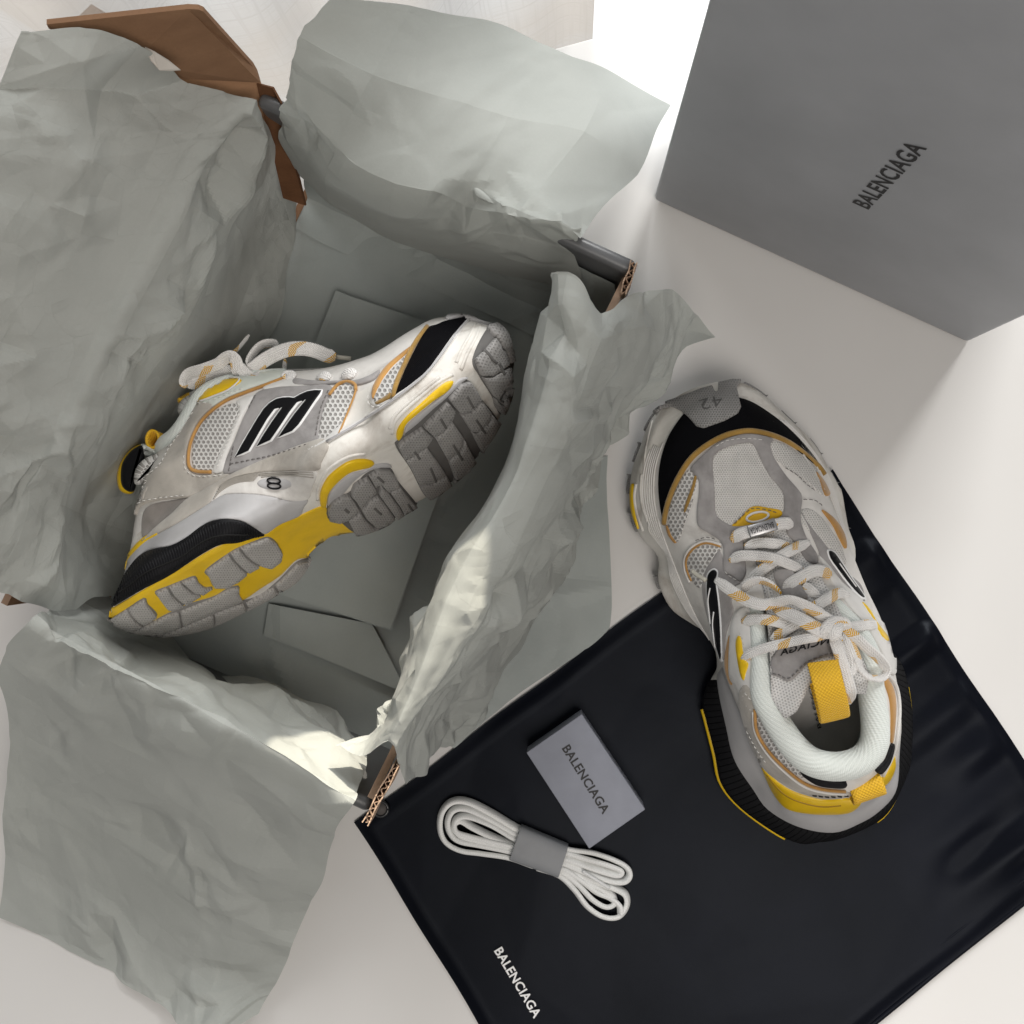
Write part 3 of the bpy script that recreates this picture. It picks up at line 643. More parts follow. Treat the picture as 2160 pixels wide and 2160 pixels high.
# ------------------------------------------------------------------ sneakers
# outlines of one shoe (right foot), metres, heel at x = 0, toe at x = .317, +y = inner side; each runs heel -> inner side -> toe -> outer side
RG2 = ([(0, 0), (.0013, .0128), (.0113, .0271), (.0312, .0459), (.0495, .0554), (.0692, .0558), (.0943, .057), (.1058, .0571), (.12, .050), (.131, .042), (.147, .041), (.16, .055), (.1735, .067), (.1926, .0715), (.2097, .0685), (.226, .0775), (.2487, .080), (.2695, .0750), (.2856, .066), (.3043, .0533), (.3145, .032)], (.317, .013),
       [(.3155, -.003), (.3052, -.0191), (.2878, -.0337), (.2644, -.0502), (.2346, -.0605), (.2274, -.0623), (.205, -.0615), (.1876, -.0631), (.164, -.0557), (.15, -.052), (.135, -.056), (.12, -.069), (.104, -.0775), (.0748, -.0775), (.045, -.071), (.0318, -.0649), (.0125, -.05), (.0045, -.0354), (-.0004, -.012)])
RG3 = ([(.0085, -.008), (.0171, .0144), (.0313, .0307), (.0463, .0373), (.068, .0457), (.0908, .0467), (.1192, .047), (.145, .045), (.17, .059), (.1926, .0655), (.2097, .0645), (.226, .072), (.2487, .0745), (.2695, .070), (.2856, .061), (.300, .050), (.3105, .029)], (.313, .012),
       [(.311, -.002), (.301, -.017), (.284, -.031), (.262, -.046), (.235, -.0555), (.205, -.0565), (.1876, -.0575), (.164, -.0535), (.145, -.051), (.12, -.059), (.10, -.066), (.075, -.066), (.05, -.060), (.0277, -.0532), (.0166, -.0398), (.0112, -.0259)])
RG4 = ([(.0265, -.004), (.0285, .0069), (.0347, .0213), (.0476, .0272), (.0639, .0309), (.0845, .0361), (.0974, .0374), (.1193, .042), (.145, .047), (.17, .0545), (.20, .060), (.2322, .0645), (.2548, .0635), (.2749, .057), (.2949, .0425), (.303, .027)], (.3055, .012),
       [(.3035, -.001), (.2815, -.0245), (.2537, -.0415), (.2445, -.0445), (.2288, -.048), (.20, -.052), (.17, -.054), (.145, -.055), (.12, -.056), (.095, -.057), (.07, -.056), (.0463, -.0502), (.0302, -.0322), (.025, -.0118)])
RG5 = ([(.0432, -.008), (.0475, .006), (.0524, .0167), (.06, .026), (.0717, .0350), (.09, .039), (.1029, .0415), (.125, .0455), (.145, .046), (.17, .046), (.20, .049), (.2322, .052), (.2548, .050), (.2749, .044), (.288, .033), (.295, .021)], (.2965, .010),
       [(.294, 0), (.277, -.018), (.2537, -.031), (.2288, -.040), (.20, -.046), (.17, -.0505), (.145, -.0555), (.12, -.0562), (.0921, -.0548), (.075, -.051), (.0641, -.0444), (.052, -.032), (.0455, -.020)])
RG6 = ([(.061, -.008), (.0625, .002), (.066, .010), (.075, .0205), (.084, .027), (.0979, .032), (.1104, .0365), (.1221, .039), (.145, .037), (.1631, .033), (.19, .031), (.215, .032), (.2322, .034), (.25, .034), (.266, .031), (.277, .025), (.282, .017)], (.2825, .009),
       [(.281, .002), (.268, -.011), (.2537, -.018), (.235, -.026), (.21, -.029), (.1791, -.030), (.1685, -.034), (.155, -.040), (.1417, -.044), (.128, -.0455), (.1144, -.042), (.1, -.0405), (.088, -.0385), (.075, -.033), (.066, -.022), (.062, -.014)])
RG7 = ([(.0699, -.0085), (.0715, .0018), (.077, .0121), (.0878, .0198), (.0979, .0242), (.1104, .0285), (.1221, .0307), (.1444, .0271), (.1631, .024), (.19, .019), (.215, .019), (.24, .019), (.255, .017), (.265, .013)], (.268, .009),
       [(.267, .006), (.258, -.001), (.24, -.010), (.215, -.014), (.19, -.0135), (.1791, -.0157), (.1685, -.021), (.1549, -.0288), (.1417, -.0345), (.1281, -.036), (.1144, -.0325), (.1048, -.0318), (.0911, -.0306), (.0795, -.0275), (.0718, -.0195)])
NR = 180
def ring(rg, n=NR):
    left, toe, right = rg; full = np.array(left + [toe] + right); c = catmull(full, 12, True); k = len(left) * 12
    a = resample(c[:k + 1], n // 2 + 1)[:-1]; b = resample(np.vstack([c[k:], c[:1]]), n - n // 2 + 1)[:-1]
    return np.vstack([a, b])
def pw(x, xs, ys): return np.interp(x, xs, ys)
def spring(x): return pw(x, [-.01, .0, .03, .12, .132, .148, .16, .17, .255, .28, .30, .318], [.006, .005, .001, .001, .006, .006, .002, .0, .0, .004, .011, .024])
def smoothz(z, k=4):
    for _ in range(k): z = .5 * z + .25 * (np.roll(z, 1) + np.roll(z, -1))
    return z
def base_rings():
    r2 = ring(RG2); out = []
    def put(r, z): out.append(np.c_[r, smoothz(z)])
    c = r2.copy(); ci = inset(c, .016)
    sx = np.clip(ci[:, 0], .02, .295); put(np.c_[sx, pw(sx, [.02, .1, .2, .295], [-.004, -.006, .004, .010])], .0030 + spring(sx))
    put(.5 * ci + .5 * np.c_[sx, pw(sx, [.02, .1, .2, .295], [-.004, -.006, .004, .010])], .0028 + spring(ci[:, 0]))
    put(ci, .0028 + spring(ci[:, 0])); put(inset(c, .007), .0032 + spring(c[:, 0]))
    put(inset(c, .0025), .0055 + spring(c[:, 0])); put(inset(c, .0006), .0085 + spring(c[:, 0]))
    put(c, pw(c[:, 0], [0, .12, .15, .25, .28, .30, .318], [.013, .012, .0135, .0125, .016, .023, .033]))
    r3 = ring(RG3); x = .5 * (r3 + c)
    put(x + (x - x.mean(0)) * .004, pw(x[:, 0], [0, .12, .15, .25, .28, .30, .318], [.0195, .0185, .0185, .0175, .0215, .029, .037]))
    put(r3, pw(r3[:, 0], [0, .12, .16, .25, .30, .318], [.026, .0255, .024, .0225, .034, .041]))
    r4 = ring(RG4); put(.5 * (r3 + r4), pw(r4[:, 0], [.02, .12, .2, .25, .29, .31], [.036, .036, .030, .0275, .036, .045]))
    put(r4, pw(r4[:, 0], [.02, .12, .16, .2, .25, .29, .31], [.045, .045, .041, .036, .0325, .040, .049]))
    r5 = ring(RG5); m = .5 * (r4 + r5); put(m + (m - m.mean(0)) * .01, pw(m[:, 0], [.02, .12, .16, .2, .25, .29, .31], [.060, .059, .0545, .0475, .0415, .048, .054]))
    put(r5, pw(r5[:, 0], [.04, .12, .16, .2, .23, .27, .30], [.075, .072, .067, .0585, .0515, .0505, .056]))
    r6 = ring(RG6); m = .5 * (r5 + r6); put(m + (m - m.mean(0)) * .012, pw(m[:, 0], [.04, .12, .16, .2, .23, .27, .30], [.0875, .085, .078, .067, .0585, .0565, .059]))
    put(r6, pw(r6[:, 0], [.06, .12, .145, .17, .2, .23, .26, .285], [.098, .095, .092, .0845, .0725, .0645, .0605, .0605]))
    r7 = ring(RG7); put(r7, pw(r7[:, 0], [.07, .12, .145, .17, .2, .23, .26], [.103, .102, .099, .0905, .0785, .0695, .0635]))
    sx = np.clip(r7[:, 0], .1, .262); sp = np.c_[sx, pw(sx, [.1, .145, .19, .262], [-.004, -.003, .003, .008])]
    put(.55 * r7 + .45 * sp, pw(sx, [.1, .145, .17, .2, .23, .268], [.103, .102, .0935, .080, .071, .0645])); put(sp, pw(sx, [.1, .145, .17, .2, .23, .268], [.104, .103, .0945, .081, .0715, .065]))
    return out
def densify(R, k=3):
    """more rings between the given ones, along a smooth curve"""
    A = np.stack(R, 0); return list(catmull(A.reshape(len(R), -1), k).reshape(-1, A.shape[1], 3))
N_SOLE = 10                                # ring index (before densify) of the seam between sole and upper
IDX7 = 15
class Shoe:
    def __init__(s, M, mirror, label, group="pair of chunky sneakers", shape=None, warp=None):
        s.mir = mirror; s.root = empty("sneaker"); s.root.matrix_basis = M; tag(s.root, label, "sneaker", group)
        s.M = np.array(M if shape is None else shape)
        R = base_rings()
        if warp is not None: R = [warp(r) for r in R]
        if mirror: R = [r * [1, -1, 1] for r in R]
        s.R = densify(R, 3); V, F = loft(s.R); n = NR
        s.V = s.w(V); s.F = F
        keep_bvh = F
        s.bvh = BVHTree.FromPolygons([tuple(v) for v in s.V], F)
        nrm = np.zeros_like(s.V); q = s.V[np.array(F)]
        fn = np.cross(q[:, 2] - q[:, 0], q[:, 3] - q[:, 1])
        if mirror: fn = -fn
        for k in range(4): np.add.at(nrm, np.array(F)[:, k], fn)
        s.N = nrm / (np.linalg.norm(nrm, axis=1)[:, None] + 1e-15)
        if np.sum(s.N[5 * 3 * n + n // 4] * (s.V[5 * 3 * n + n // 4] - s.V.mean(0))) < 0: s.N = -s.N
        s.Farr = np.array(F); s.stitches = []
    def w(s, P):
        P = np.asarray(P, float); return P @ s.M[:3, :3].T + s.M[:3, 3]
    def hit(s, px):
        """photo pixels -> points and normals on the shoe's own surface"""
        d = rays(px); P, Nn = np.zeros((len(d), 3)), np.zeros((len(d), 3)); last = None
        o = Vector(CAM)
        for i, r in enumerate(d):
            h = s.bvh.ray_cast(o, Vector(r))
            if h[0] is None:
                t = np.linalg.norm((last if last is not None else s.w([[.16, 0, .06]])[0]) - CAM); p = CAM + r * t
                for _ in range(4):
                    g = s.bvh.find_nearest(Vector(p)); q = np.array(g[0]); t = np.dot(q - CAM, r); p = CAM + r * t
                P[i], fi = q, g[2]
            else: P[i], fi = np.array(h[0]), h[2]; last = P[i]
            vi = s.Farr[fi]; wgt = 1 / (np.linalg.norm(s.V[vi] - P[i], axis=1) + 1e-5); nn = (s.N[vi] * wgt[:, None]).sum(0); Nn[i] = nn / np.linalg.norm(nn)
        return P, Nn
    def patch(s, name, px, mat, off=1.2, bev=1.6, holes=(), step=7.0, sharp=False, label=None, depth=1.2, puff=0.0):
        """panel traced on the shoe: outline in photo pixels, laid on the surface and given thickness (mm)"""
        lim = lambda p: resample(np.vstack([p, p[:1]]), max(8, int(np.sum(np.linalg.norm(np.diff(np.vstack([p, p[:1]]), axis=0), axis=1)) / (step * .6))) + 1)[:-1]
        def outl(p):
            p = np.asarray(p, float)
            if sharp: return lim(p)
            return lim(catmull(p, 8, True))
        loops = [outl(px)] + [outl(h) for h in holes]
        if area2(loops[0]) < 0: loops[0] = loops[0][::-1]
        for i in range(1, len(loops)):
            if area2(loops[i]) > 0: loops[i] = loops[i][::-1]
        ins = [inset(loops[0], bev)] + [inset(h, -bev) for h in loops[1:]]
        lo, hi = loops[0].min(0), loops[0].max(0)
        g = np.stack(np.meshgrid(np.arange(lo[0], hi[0], step), np.arange(lo[1], hi[1], step)), -1).reshape(-1, 2)
        core = inset(loops[0], bev + step * .55); ok = inside(g, ins[0])
        bd = np.vstack(ins)
        dd = np.array([np.min(np.sum((bd - p) ** 2, 1)) if o else 0 for p, o in zip(g, ok)]); ok &= dd > (step * .5) ** 2
        for h in ins[1:]: ok &= ~inside(g, h)
        pts = np.vstack(ins + [g[ok]]); edges = []; k = 0
        for L in ins:
            m = len(L); edges += [(k + i, k + (i + 1) % m) for i in range(m)]; k += m
        r = delaunay_2d_cdt([Vector(p) for p in pts], edges, [], 0, 1e-5)
        pv = np.array([v[:] for v in r[0]]); tri = np.array([t for t in r[2] if len(t) == 3]); cen = pv[tri].mean(1)
        keep = inside(cen, ins[0])
        for h in ins[1:]: keep &= ~inside(cen, h)
        tri = tri[keep]
        # map first-loop vertices back to CDT indices
        back = {}
        for j, og in enumerate(r[3]):
            for q in og: back.setdefault(q, j)
        top = [back[i] for i in range(k)]
        P, Nn = s.hit(pv)
        hgt = np.full(len(pv), off * .001)
        if puff:
            db = np.array([math.sqrt(np.min(np.sum((bd - p) ** 2, 1))) for p in pv]); hgt = hgt + puff * .001 * (1 - np.exp(-db / 14.0))
        Vt = P + Nn * hgt[:, None]; VV = [Vt]; UU = [pv]; FF = [list(t) for t in tri]; n0 = len(Vt); k = 0
        for L, I in zip(loops, ins):
            m = len(L); Pm, Nm = s.hit(L)
            VV += [Pm + Nm * off * .00062, Pm - Nm * depth * .001]; UU += [L, L]
            for i in range(m):
                j = (i + 1) % m; a, b = top[k + i], top[k + j]
                FF += [[a, n0 + i, n0 + j, b], [n0 + i, n0 + m + i, n0 + m + j, n0 + j]]
            n0 += 2 * m; k += m
        V = np.vstack(VV); sc = np.linalg.norm(P.mean(0) - CAM) / FPX
        o = mesh(name, V, FF, mat, s.root, uv=np.vstack(UU) * sc)
        bm = bmesh.new(); bm.from_mesh(o.data); bmesh.ops.recalc_face_normals(bm, faces=bm.faces); bm.to_mesh(o.data); bm.free()
        if label: o['label'] = label
        return o
    def path(s, px, lift=1.0, n=6, closed=False):
        c = catmull(np.asarray(px, float), n, closed); P, N = s.hit(c); return P + N * lift * .001, N
    def piping(s, name, px, mat, r=1.0, lift=.6, closed=False):
        P, N = s.path(px, lift, 6, closed)
        for _ in range(2): P[1:-1] = .5 * P[1:-1] + .25 * (P[2:] + P[:-2])
        V, F, U = tube(P, r * .001); return mesh(name, V, F, mat, s.root, uv=U)
    def stitch(s, px, lift=1.6, dash=7, gap=4.5, r=.28, col=0):
        c = catmull(np.asarray(px, float), 10); L = np.r_[0, np.cumsum(np.linalg.norm(np.diff(c, axis=0), axis=1))]; t = 0
        while t + dash < L[-1]:
            q = np.stack([np.interp(np.linspace(t, t + dash, 3), L, c[:, k]) for k in (0, 1)], 1)
            P, N = s.hit(q); P = P + N * lift * .001; P[[0, 2]] -= N[[0, 2]] * .0005
            s.stitches.append((col, tube(P, r * .001, 5))); t += dash + gap
    def finish(s, mats):
        for k, m in enumerate(mats):
            L = [t for c, t in s.stitches if c == k]
            if L:
                V, F, U = join(L); o = mesh("stitching", V, F, m, s.root, uv=U); o['kind'] = 'stuff'
def pose(loc, xdir, up, scale=1.0):
    x = Vector(xdir).normalized(); z = Vector(up); z = (z - x * z.dot(x)).normalized(); y = z.cross(x)
    m = Matrix((x * scale, y * scale, z * scale)).transposed().to_4x4(); m.translation = loc; return m
_ua = math.radians(101.3074)
MB = pose((0.17381606, -0.21177334, 0.003), (math.cos(_ua), math.sin(_ua), 0), (0, 0, 1))
# shoe lying on its side in the box: heel low left, toe to the upper right, sole turned a little to the lens
SHA = np.array([[.8353, .0786, -.4980, -.2781], [.4804, -.2674, .9636, -.0734], [0, -.8449, -.4121, .085], [0, 0, 0, 1]])
_k = .983; SHA[:3, :3] *= _k; SHA[:3, 3] = CAM + _k * (SHA[:3, 3] - CAM)
MA = pose(SHA[:3, 3], SHA[:3, 0], SHA[:3, 2])
def warp_a(r):
    r = r.copy(); x, z = r[:, 0], r[:, 2]; up = np.clip((z - .055) / .03, 0, 1)
    r[:, 2] = z + .006 * np.clip((x - .235) / .04, 0, 1) * np.clip(z / .05, 0, 1.2) - .013 * up * np.exp(-((x - .088) / .024) ** 2)
    return r
# ------------------------------------------------------------------ sneaker materials
OFF = (.74, .72, .69); DIRT = (.30, .275, .25)
S_LEATHER = m_plain("offwhite_leather", OFF, .5, .07, 45, 500, .2, .0005, .35, dirt=DIRT, dscale=30, damt=.5)
S_WHITE = m_plain("clean_white_leather", (.72, .71, .69), .45, .04, 60, 700, .15, .0003, .4, dirt=(.5, .48, .45), dscale=26, damt=.3)
S_MID = m_plain("cream_midsole_foam", (.74, .72, .675), .55, .07, 35, 260, .25, .0008, .3, dirt=(.36, .31, .26), dscale=38, damt=.75)
S_GREYEVA = m_plain("pale_grey_foam", (.46, .455, .46), .5, .05, 30, 700, .1, .0003, .35, dirt=(.33, .32, .31), dscale=30, damt=.3)
S_SUEDE = m_plain("grey_suede", (.34, .325, .322), .9, .12, 90, 1400, .35, .0005, .15, dirt=(.17, .16, .155), dscale=40, damt=.55, sheen=.3)
S_BEIGE = m_plain("beige_suede", (.47, .44, .395), .85, .10, 60, 1300, .35, .0005, .15, dirt=(.24, .215, .19), dscale=34, damt=.7, sheen=.3)
S_TAUPE = m_plain("taupe_suede", (.26, .235, .215), .9, .14, 60, 1300, .35, .0005, .15, dirt=(.14, .125, .11), dscale=34, damt=.6, sheen=.3)
S_YEL = m_plain("yellow_rubber", (.86, .56, .012), .35, .06, 30, 500, .08, .0004, .45, dirt=(.45, .27, .03), dscale=22, damt=.3)
S_YELLOWT = m_plain("yellow_tab", (.80, .47, .02), .6, .05, 60, 900, .2, .0003, .3)
S_ORANGE = m_plain("ochre_suede", (.50, .27, .085), .9, .12, 60, 1300, .4, .0005, .15, dirt=(.36, .19, .06), damt=.4, sheen=.3)
S_MUST = m_plain("mustard_felt", (.36, .215, .055), .95, .14, 80, 900, .6, .0008, .1, dirt=(.24, .15, .05), damt=.5, sheen=.4)
S_BLACK = m_weave("black_knit", (.003, .003, .004), (.0055, .0055, .007), .0011, .8, .0003, 0, .06)
S_BLKRUB = m_plain("black_rubber", (.007, .007, .0085), .55, .1, 40, 700, .2, .0003, .18)
S_BLKINK = m_plain("gloss_black_print", (.005, .005, .0065), .45, .08, 60, 700, .05, .0002, .2)
S_MESHB = m_mesh("open_hex_mesh", (.74, .73, .71), (.34, .325, .31), .0030, .33)
S_MESHF = m_mesh("fine_vamp_mesh", (.72, .705, .68), (.50, .485, .46), .00165, .27, .75, .0007)
S_MESHT = m_mesh("tongue_mesh", (.76, .755, .745), (.52, .515, .51), .0018, .25, .75, .0007)
S_MINT = m_weave("mint_collar_lining", (.79, .83, .80), (.69, .74, .705), .0014, .7, .0004, .2, .25, .6)
S_WEB = m_weave("yellow_webbing", (.92, .56, .025), (.66, .36, .01), .0022, .5, .0006, .1, .4)
S_TREAD = m_mesh("grey_tread_rubber", (.31, .302, .295), (.215, .208, .203), .0017, .24, .6, .0006)
S_TREADL = m_mesh("light_tread_rubber", (.47, .457, .445), (.335, .322, .312), .0017, .24, .6, .0006)
S_GRSHADE = m_plain('dark_groove_shade', (.12, .116, .112), .8, .08); S_GRSHADEL = m_plain('grey_groove_shade', (.23, .222, .215), .8, .08)  # darker rubber colours that paint the shade of the tread recesses
S_TOETAB = m_mesh("grey_toe_rubber", (.30, .295, .29), (.17, .167, .163), .0017, .24, .55, .0006)
S_INSOLE = m_plain("grey_insole", (.46, .445, .43), .85, .08, 60, 1500, .25, .0003, .15)
S_DARKIN = m_plain("dark_lining", (.42, .45, .43), .9, .1)
S_LACE = m_lace("flecked_lace", (.88, .865, .845), (.72, .40, .035))
S_METAL = m_plain("brushed_metal", (.50, .50, .51), .42, .05, 20, 900, .1, .0002, .5, metal=.9)
S_CLEAR = m_plain("clear_tip", (.55, .53, .46), .25, .05)
S_THREAD = m_plain("white_thread", (.74, .73, .70), .7, .05); S_DTHREAD = m_plain("grey_thread", (.16, .15, .145), .7, .05)
RIBM = NT("ribbed_black_rubber"); _u = RIBM.coord('UV'); _s = RIBM.n('ShaderNodeSeparateXYZ'); RIBM.l(_u, _s.inputs[0])
_h = RIBM.math('ABSOLUTE', RIBM.math('SINE', RIBM.math('MULTIPLY', _s.outputs[0], math.pi / .0042)))
S_RIB = RIBM.done(RIBM.mix(RIBM.ramp(_h, 0, .4), (.003, .003, .0035), (.0075, .0075, .0085)), .55, RIBM.bump(RIBM.ramp(_h, 0, .35), .8, .0008), .15)
# ------------------------------------------------------------------ sneaker parts in the shoe's own space
def mirp(s, P):
    P = np.asarray(P, float); return P * ([1, -1, 1] if s.mir else [1, 1, 1])
def band(s, name, k0, k1, xmin, xmax, mat, off, side=0):
    n = NR; ks = list(range(k0, k1 + 1)); G = np.stack([s.R[k] for k in ks]); x = G[0][:, 0]; sy = np.arange(n) < n // 2
    sel = (x >= xmin) & (x <= xmax)
    if side: sel &= (sy if side > 0 else ~sy)
    Vw = s.V[:len(s.R) * n].reshape(-1, n, 3)[ks].copy(); Nw = s.N[:len(s.R) * n].reshape(-1, n, 3)[ks]
    prof = np.minimum(np.arange(len(ks)), np.arange(len(ks))[::-1]); prof = np.where(prof == 0, -.0004, np.where(prof == 1, off * .7, off))[:, None] * np.ones(n)
    edge = sel & ~(np.roll(sel, 1) & np.roll(sel, -1)); prof[:, edge] = -.0004
    Vw = Vw + Nw * prof[..., None]
    arc = np.r_[0, np.cumsum(np.linalg.norm(np.diff(G[len(ks) // 2], axis=0), axis=1))]
    F = [[a * n + i, a * n + (i + 1) % n, (a + 1) * n + (i + 1) % n, (a + 1) * n + i] for a in range(len(ks) - 1) for i in range(n) if sel[i] and sel[(i + 1) % n]]
    if s.mir: F = [f[::-1] for f in F]
    uv = np.stack([np.tile(arc, len(ks)), np.repeat(np.arange(len(ks)) * .002, n)], 1)
    used = sorted({i for f in F for i in f}); mp = {i: j for j, i in enumerate(used)}
    return mesh(name, Vw.reshape(-1, 3)[used], [[mp[i] for i in f] for f in F], mat, s.root, uv=uv[used])
def tongue_geo(s):
    t = np.linspace(-1, 1, 25); rows = []
    back = np.interp(t, [-1, -.85, -.5, 0, .2, .6, .85, 1], [.122, .111, .114, .1265, .1255, .109, .1055, .119])
    ycr = -.002 + t * .0305
    st = np.linspace(0, 1, 26)
    for a in st:
        xf = .232; x = xf + (back - xf) * a
        hw = np.interp(a, [0, .4, .75, 1], [.010, .0165, .024, .0295]); yc = np.interp(a, [0, .5, 1], [.006, -.002, -.002])
        xc = xf + (.115 - xf) * a
        zc = pw(xc, [.105, .118, .135, .15, .17, .2, .232], [.1145, .1155, .1125, .1085, .099, .084, .071])
        z = zc - .0085 * np.abs(t) ** 2.2 * (.35 + .65 * a); rows.append(np.stack([x, yc + t * hw, z], 1))
    top = np.array(rows); n, m = top.shape[:2]
    th = .0065 * np.sqrt(np.clip(1 - np.abs(t) ** 6, .02, 1)) * np.ones((n, 1)); th[-1] *= .25; th[-2] *= .8
    bot = top - np.stack([np.zeros_like(th), np.zeros_like(th), th], 2)
    V = mirp(s, np.vstack([top.reshape(-1, 3), bot.reshape(-1, 3)])); F = []
    for i in range(n - 1):
        for j in range(m - 1):
            a = i * m + j; F.append([a, a + 1, a + m + 1, a + m]); b = a + n * m; F.append([b, b + m, b + m + 1, b + 1])
    for j in range(m - 1): a = (n - 1) * m + j; F.append([a, a + 1, a + 1 + n * m, a + n * m])
    for i in range(n - 1):
        for j in (0, m - 1): a = i * m + j; F.append([a, a + m, a + m + n * m, a + n * m])
    uv = np.vstack([top.reshape(-1, 3)[:, :2]] * 2)
    return s.w(V), F, uv
def build_base(s):
    n = NR; k4, k7 = N_SOLE * 3, IDX7 * 3
    F = np.array(s.F); ringi = F[:, 0] // n; x = np.array([s.R[0]]) if False else None
    cx = np.concatenate(s.R)[F].mean(1)[:, 0]
    sole = ringi < k4; opening = (ringi >= k7) & (cx < .170)
    def sub(nm, sel, mat):
        f = F[sel]; used, inv = np.unique(f, return_inverse=True)
        o = mesh(nm, s.V[used], inv.reshape(-1, 4), mat, s.root, uv=np.concatenate(s.R)[used][:, :2]); return o
    sub("midsole", sole, S_MID); sub("upper", ~sole & ~opening, S_LEATHER)
    # tongue joins the traced surface
    tV, tF, tU = tongue_geo(s); mesh("tongue", tV, tF, S_MESHT, s.root, uv=tU)
    off = len(s.V); nn = np.zeros_like(tV); q = tV[np.array(tF)]; fn = np.cross(q[:, 2] - q[:, 0], q[:, 3] - q[:, 1])
    upv = s.M[:3, 2]; fn *= np.sign(fn @ upv)[:, None]
    for k in range(4): np.add.at(nn, np.array(tF)[:, k], fn)
    nn /= np.linalg.norm(nn, axis=1)[:, None] + 1e-15
    s.V = np.vstack([s.V, tV]); s.N = np.vstack([s.N, nn]); s.Farr = np.vstack([s.Farr, np.array(tF) + off])
    s.bvh = BVHTree.FromPolygons([tuple(v) for v in s.V], s.Farr.tolist())
    # collar roll, lining walls, insole
    r7 = s.R[k7]; idx = np.r_[np.arange(n // 2, n), np.arange(0, n // 2)]; p = r7[idx]; p = p[p[:, 0] < .174]
    P = p.copy(); P[:, 2] -= .0022; rad = np.interp(P[:, 0], [.07, .115, .14, .174], [.0088, .0080, .0058, .0040])
    for _ in range(3): P[1:-1] = .5 * P[1:-1] + .25 * (P[2:] + P[:-2])
    V, Fc, U = tube(s.w(P), rad, 14); mesh("collar", V, Fc, S_MINT, s.root, uv=U)
    q = p[p[:, 0] < .15]; c = np.array([.11, -.004 if not s.mir else .004]); L = []
    for z, k in ((-.003, .0), (-.02, -.04), (-.04, -.10), (-.055, -.08)):
        r = q.copy(); r[:, :2] = r[:, :2] + (c - r[:, :2]) * k; r[:, 2] = np.minimum(r[:, 2] + z, r[:, 2]); L.append(s.w(r))
    V, Fl = loft(L, closed=False); mesh("lining", V, Fl, S_DARKIN, s.root, uv=V[:, :2])
    t = np.linspace(0, 2 * math.pi, 48, endpoint=False); ins = np.stack([.125 + .078 * np.cos(t), -.004 + .036 * np.sin(t), np.full(48, .059)], 1)
    V = s.w(mirp(s, np.vstack([ins, ins - [0, 0, .003]]))); Fi = [list(range(48)), list(range(48, 96))[::-1]] + [[i, (i + 1) % 48, 48 + (i + 1) % 48, 48 + i] for i in range(48)]
    mesh("insole", V, Fi, S_INSOLE, s.root, smooth=False)
def lace(s, segs, width=.0068, thick=.0024, name="shoelace", mat=None):
    parts = []
    for sg in segs:
        pts = np.array([q[:2] for q in sg['p']], float); px = sg['f'](pts); m = len(px); lf = np.array([q[2] if len(q) > 2 else 2.0 for q in sg['p']])
        if 'z' in sg:
            z = np.asarray(sg['z'], float); z = np.interp(np.linspace(0, 1, m), np.linspace(0, 1, len(z)), z) if z.ndim else np.full(m, float(z)); P = un(px, z); N = -rays(px)
        else:
            P, N = s.hit(px); P = P - rays(px) * lf[:, None] * .001; N = N * .5 - rays(px) * .5
        tw = sg.get('tw', 0.0); tw = np.interp(np.linspace(0, 1, m), np.linspace(0, 1, len(tw)), tw) if np.ndim(tw) else np.full(m, tw)
        Q = catmull(np.c_[P, N, tw], 9); P, N, tw = Q[:, :3], Q[:, 3:6], Q[:, 6]
        T = np.gradient(P, axis=0); T /= np.linalg.norm(T, axis=1)[:, None] + 1e-9; S = np.cross(T, N); S /= np.linalg.norm(S, axis=1)[:, None] + 1e-9; N = np.cross(S, T)
        N = N * np.cos(tw)[:, None] + S * np.sin(tw)[:, None]
        k = len(P); wd = np.full(k, sg.get('w', width)); td = np.full(k, sg.get('t', thick)); e = sg.get('taper', 1)
        if e: tp = np.minimum(np.arange(k), np.arange(k)[::-1]) / 5.0; tp = np.clip(.55 + .45 * tp, 0, 1); wd *= tp
        parts.append(sweep(P, N, wd, td, 12))
        parts[-1][2][:, 0] += sg.get('u', len(parts) * .0137)
    V, F, U = join(parts); return mesh(name, V, F, mat or S_LACE, s.root, uv=U)
def loop_ring(s, name, e0, e1, up, ra, rb, th=.0014, gap=0.0):
    """short band of webbing rolled into a loop: its axis runs e0 -> e1"""
    e0, e1 = np.asarray(e0), np.asarray(e1); ax = (e1 - e0); ax /= np.linalg.norm(ax); up = np.asarray(up, float); up = up - ax * (up @ ax); up /= np.linalg.norm(up); sd = np.cross(ax, up)
    n, m = 40, 8; V, F, U = [], [], []
    for k in range(n):
        a = 2 * math.pi * k / n; c, si = math.cos(a), math.sin(a)
        for lay in (0, 1):
            rr = -th * lay
            for i in range(m + 1): V.append(e0 + (e1 - e0) * i / m + sd * ((ra + rr) * c) + up * ((rb + rr) * si)); U.append((a * .5 * (ra + rb), np.linalg.norm(e1 - e0) * i / m))
    w_ = m + 1
    for k in range(n):
        j = (k + 1) % n
        for i in range(m):
            F.append([(2 * k) * w_ + i, (2 * k) * w_ + i + 1, (2 * j) * w_ + i + 1, (2 * j) * w_ + i]); F.append([(2 * k + 1) * w_ + i, (2 * j + 1) * w_ + i, (2 * j + 1) * w_ + i + 1, (2 * k + 1) * w_ + i + 1])
        for i in (0, m): F.append([(2 * k) * w_ + i, (2 * j) * w_ + i, (2 * j + 1) * w_ + i, (2 * k + 1) * w_ + i])
    o = mesh(name, V, F, S_WEB, s.root, uv=U)
    bm = bmesh.new(); bm.from_mesh(o.data); bmesh.ops.recalc_face_normals(bm, faces=bm.faces); bm.to_mesh(o.data); bm.free(); return o
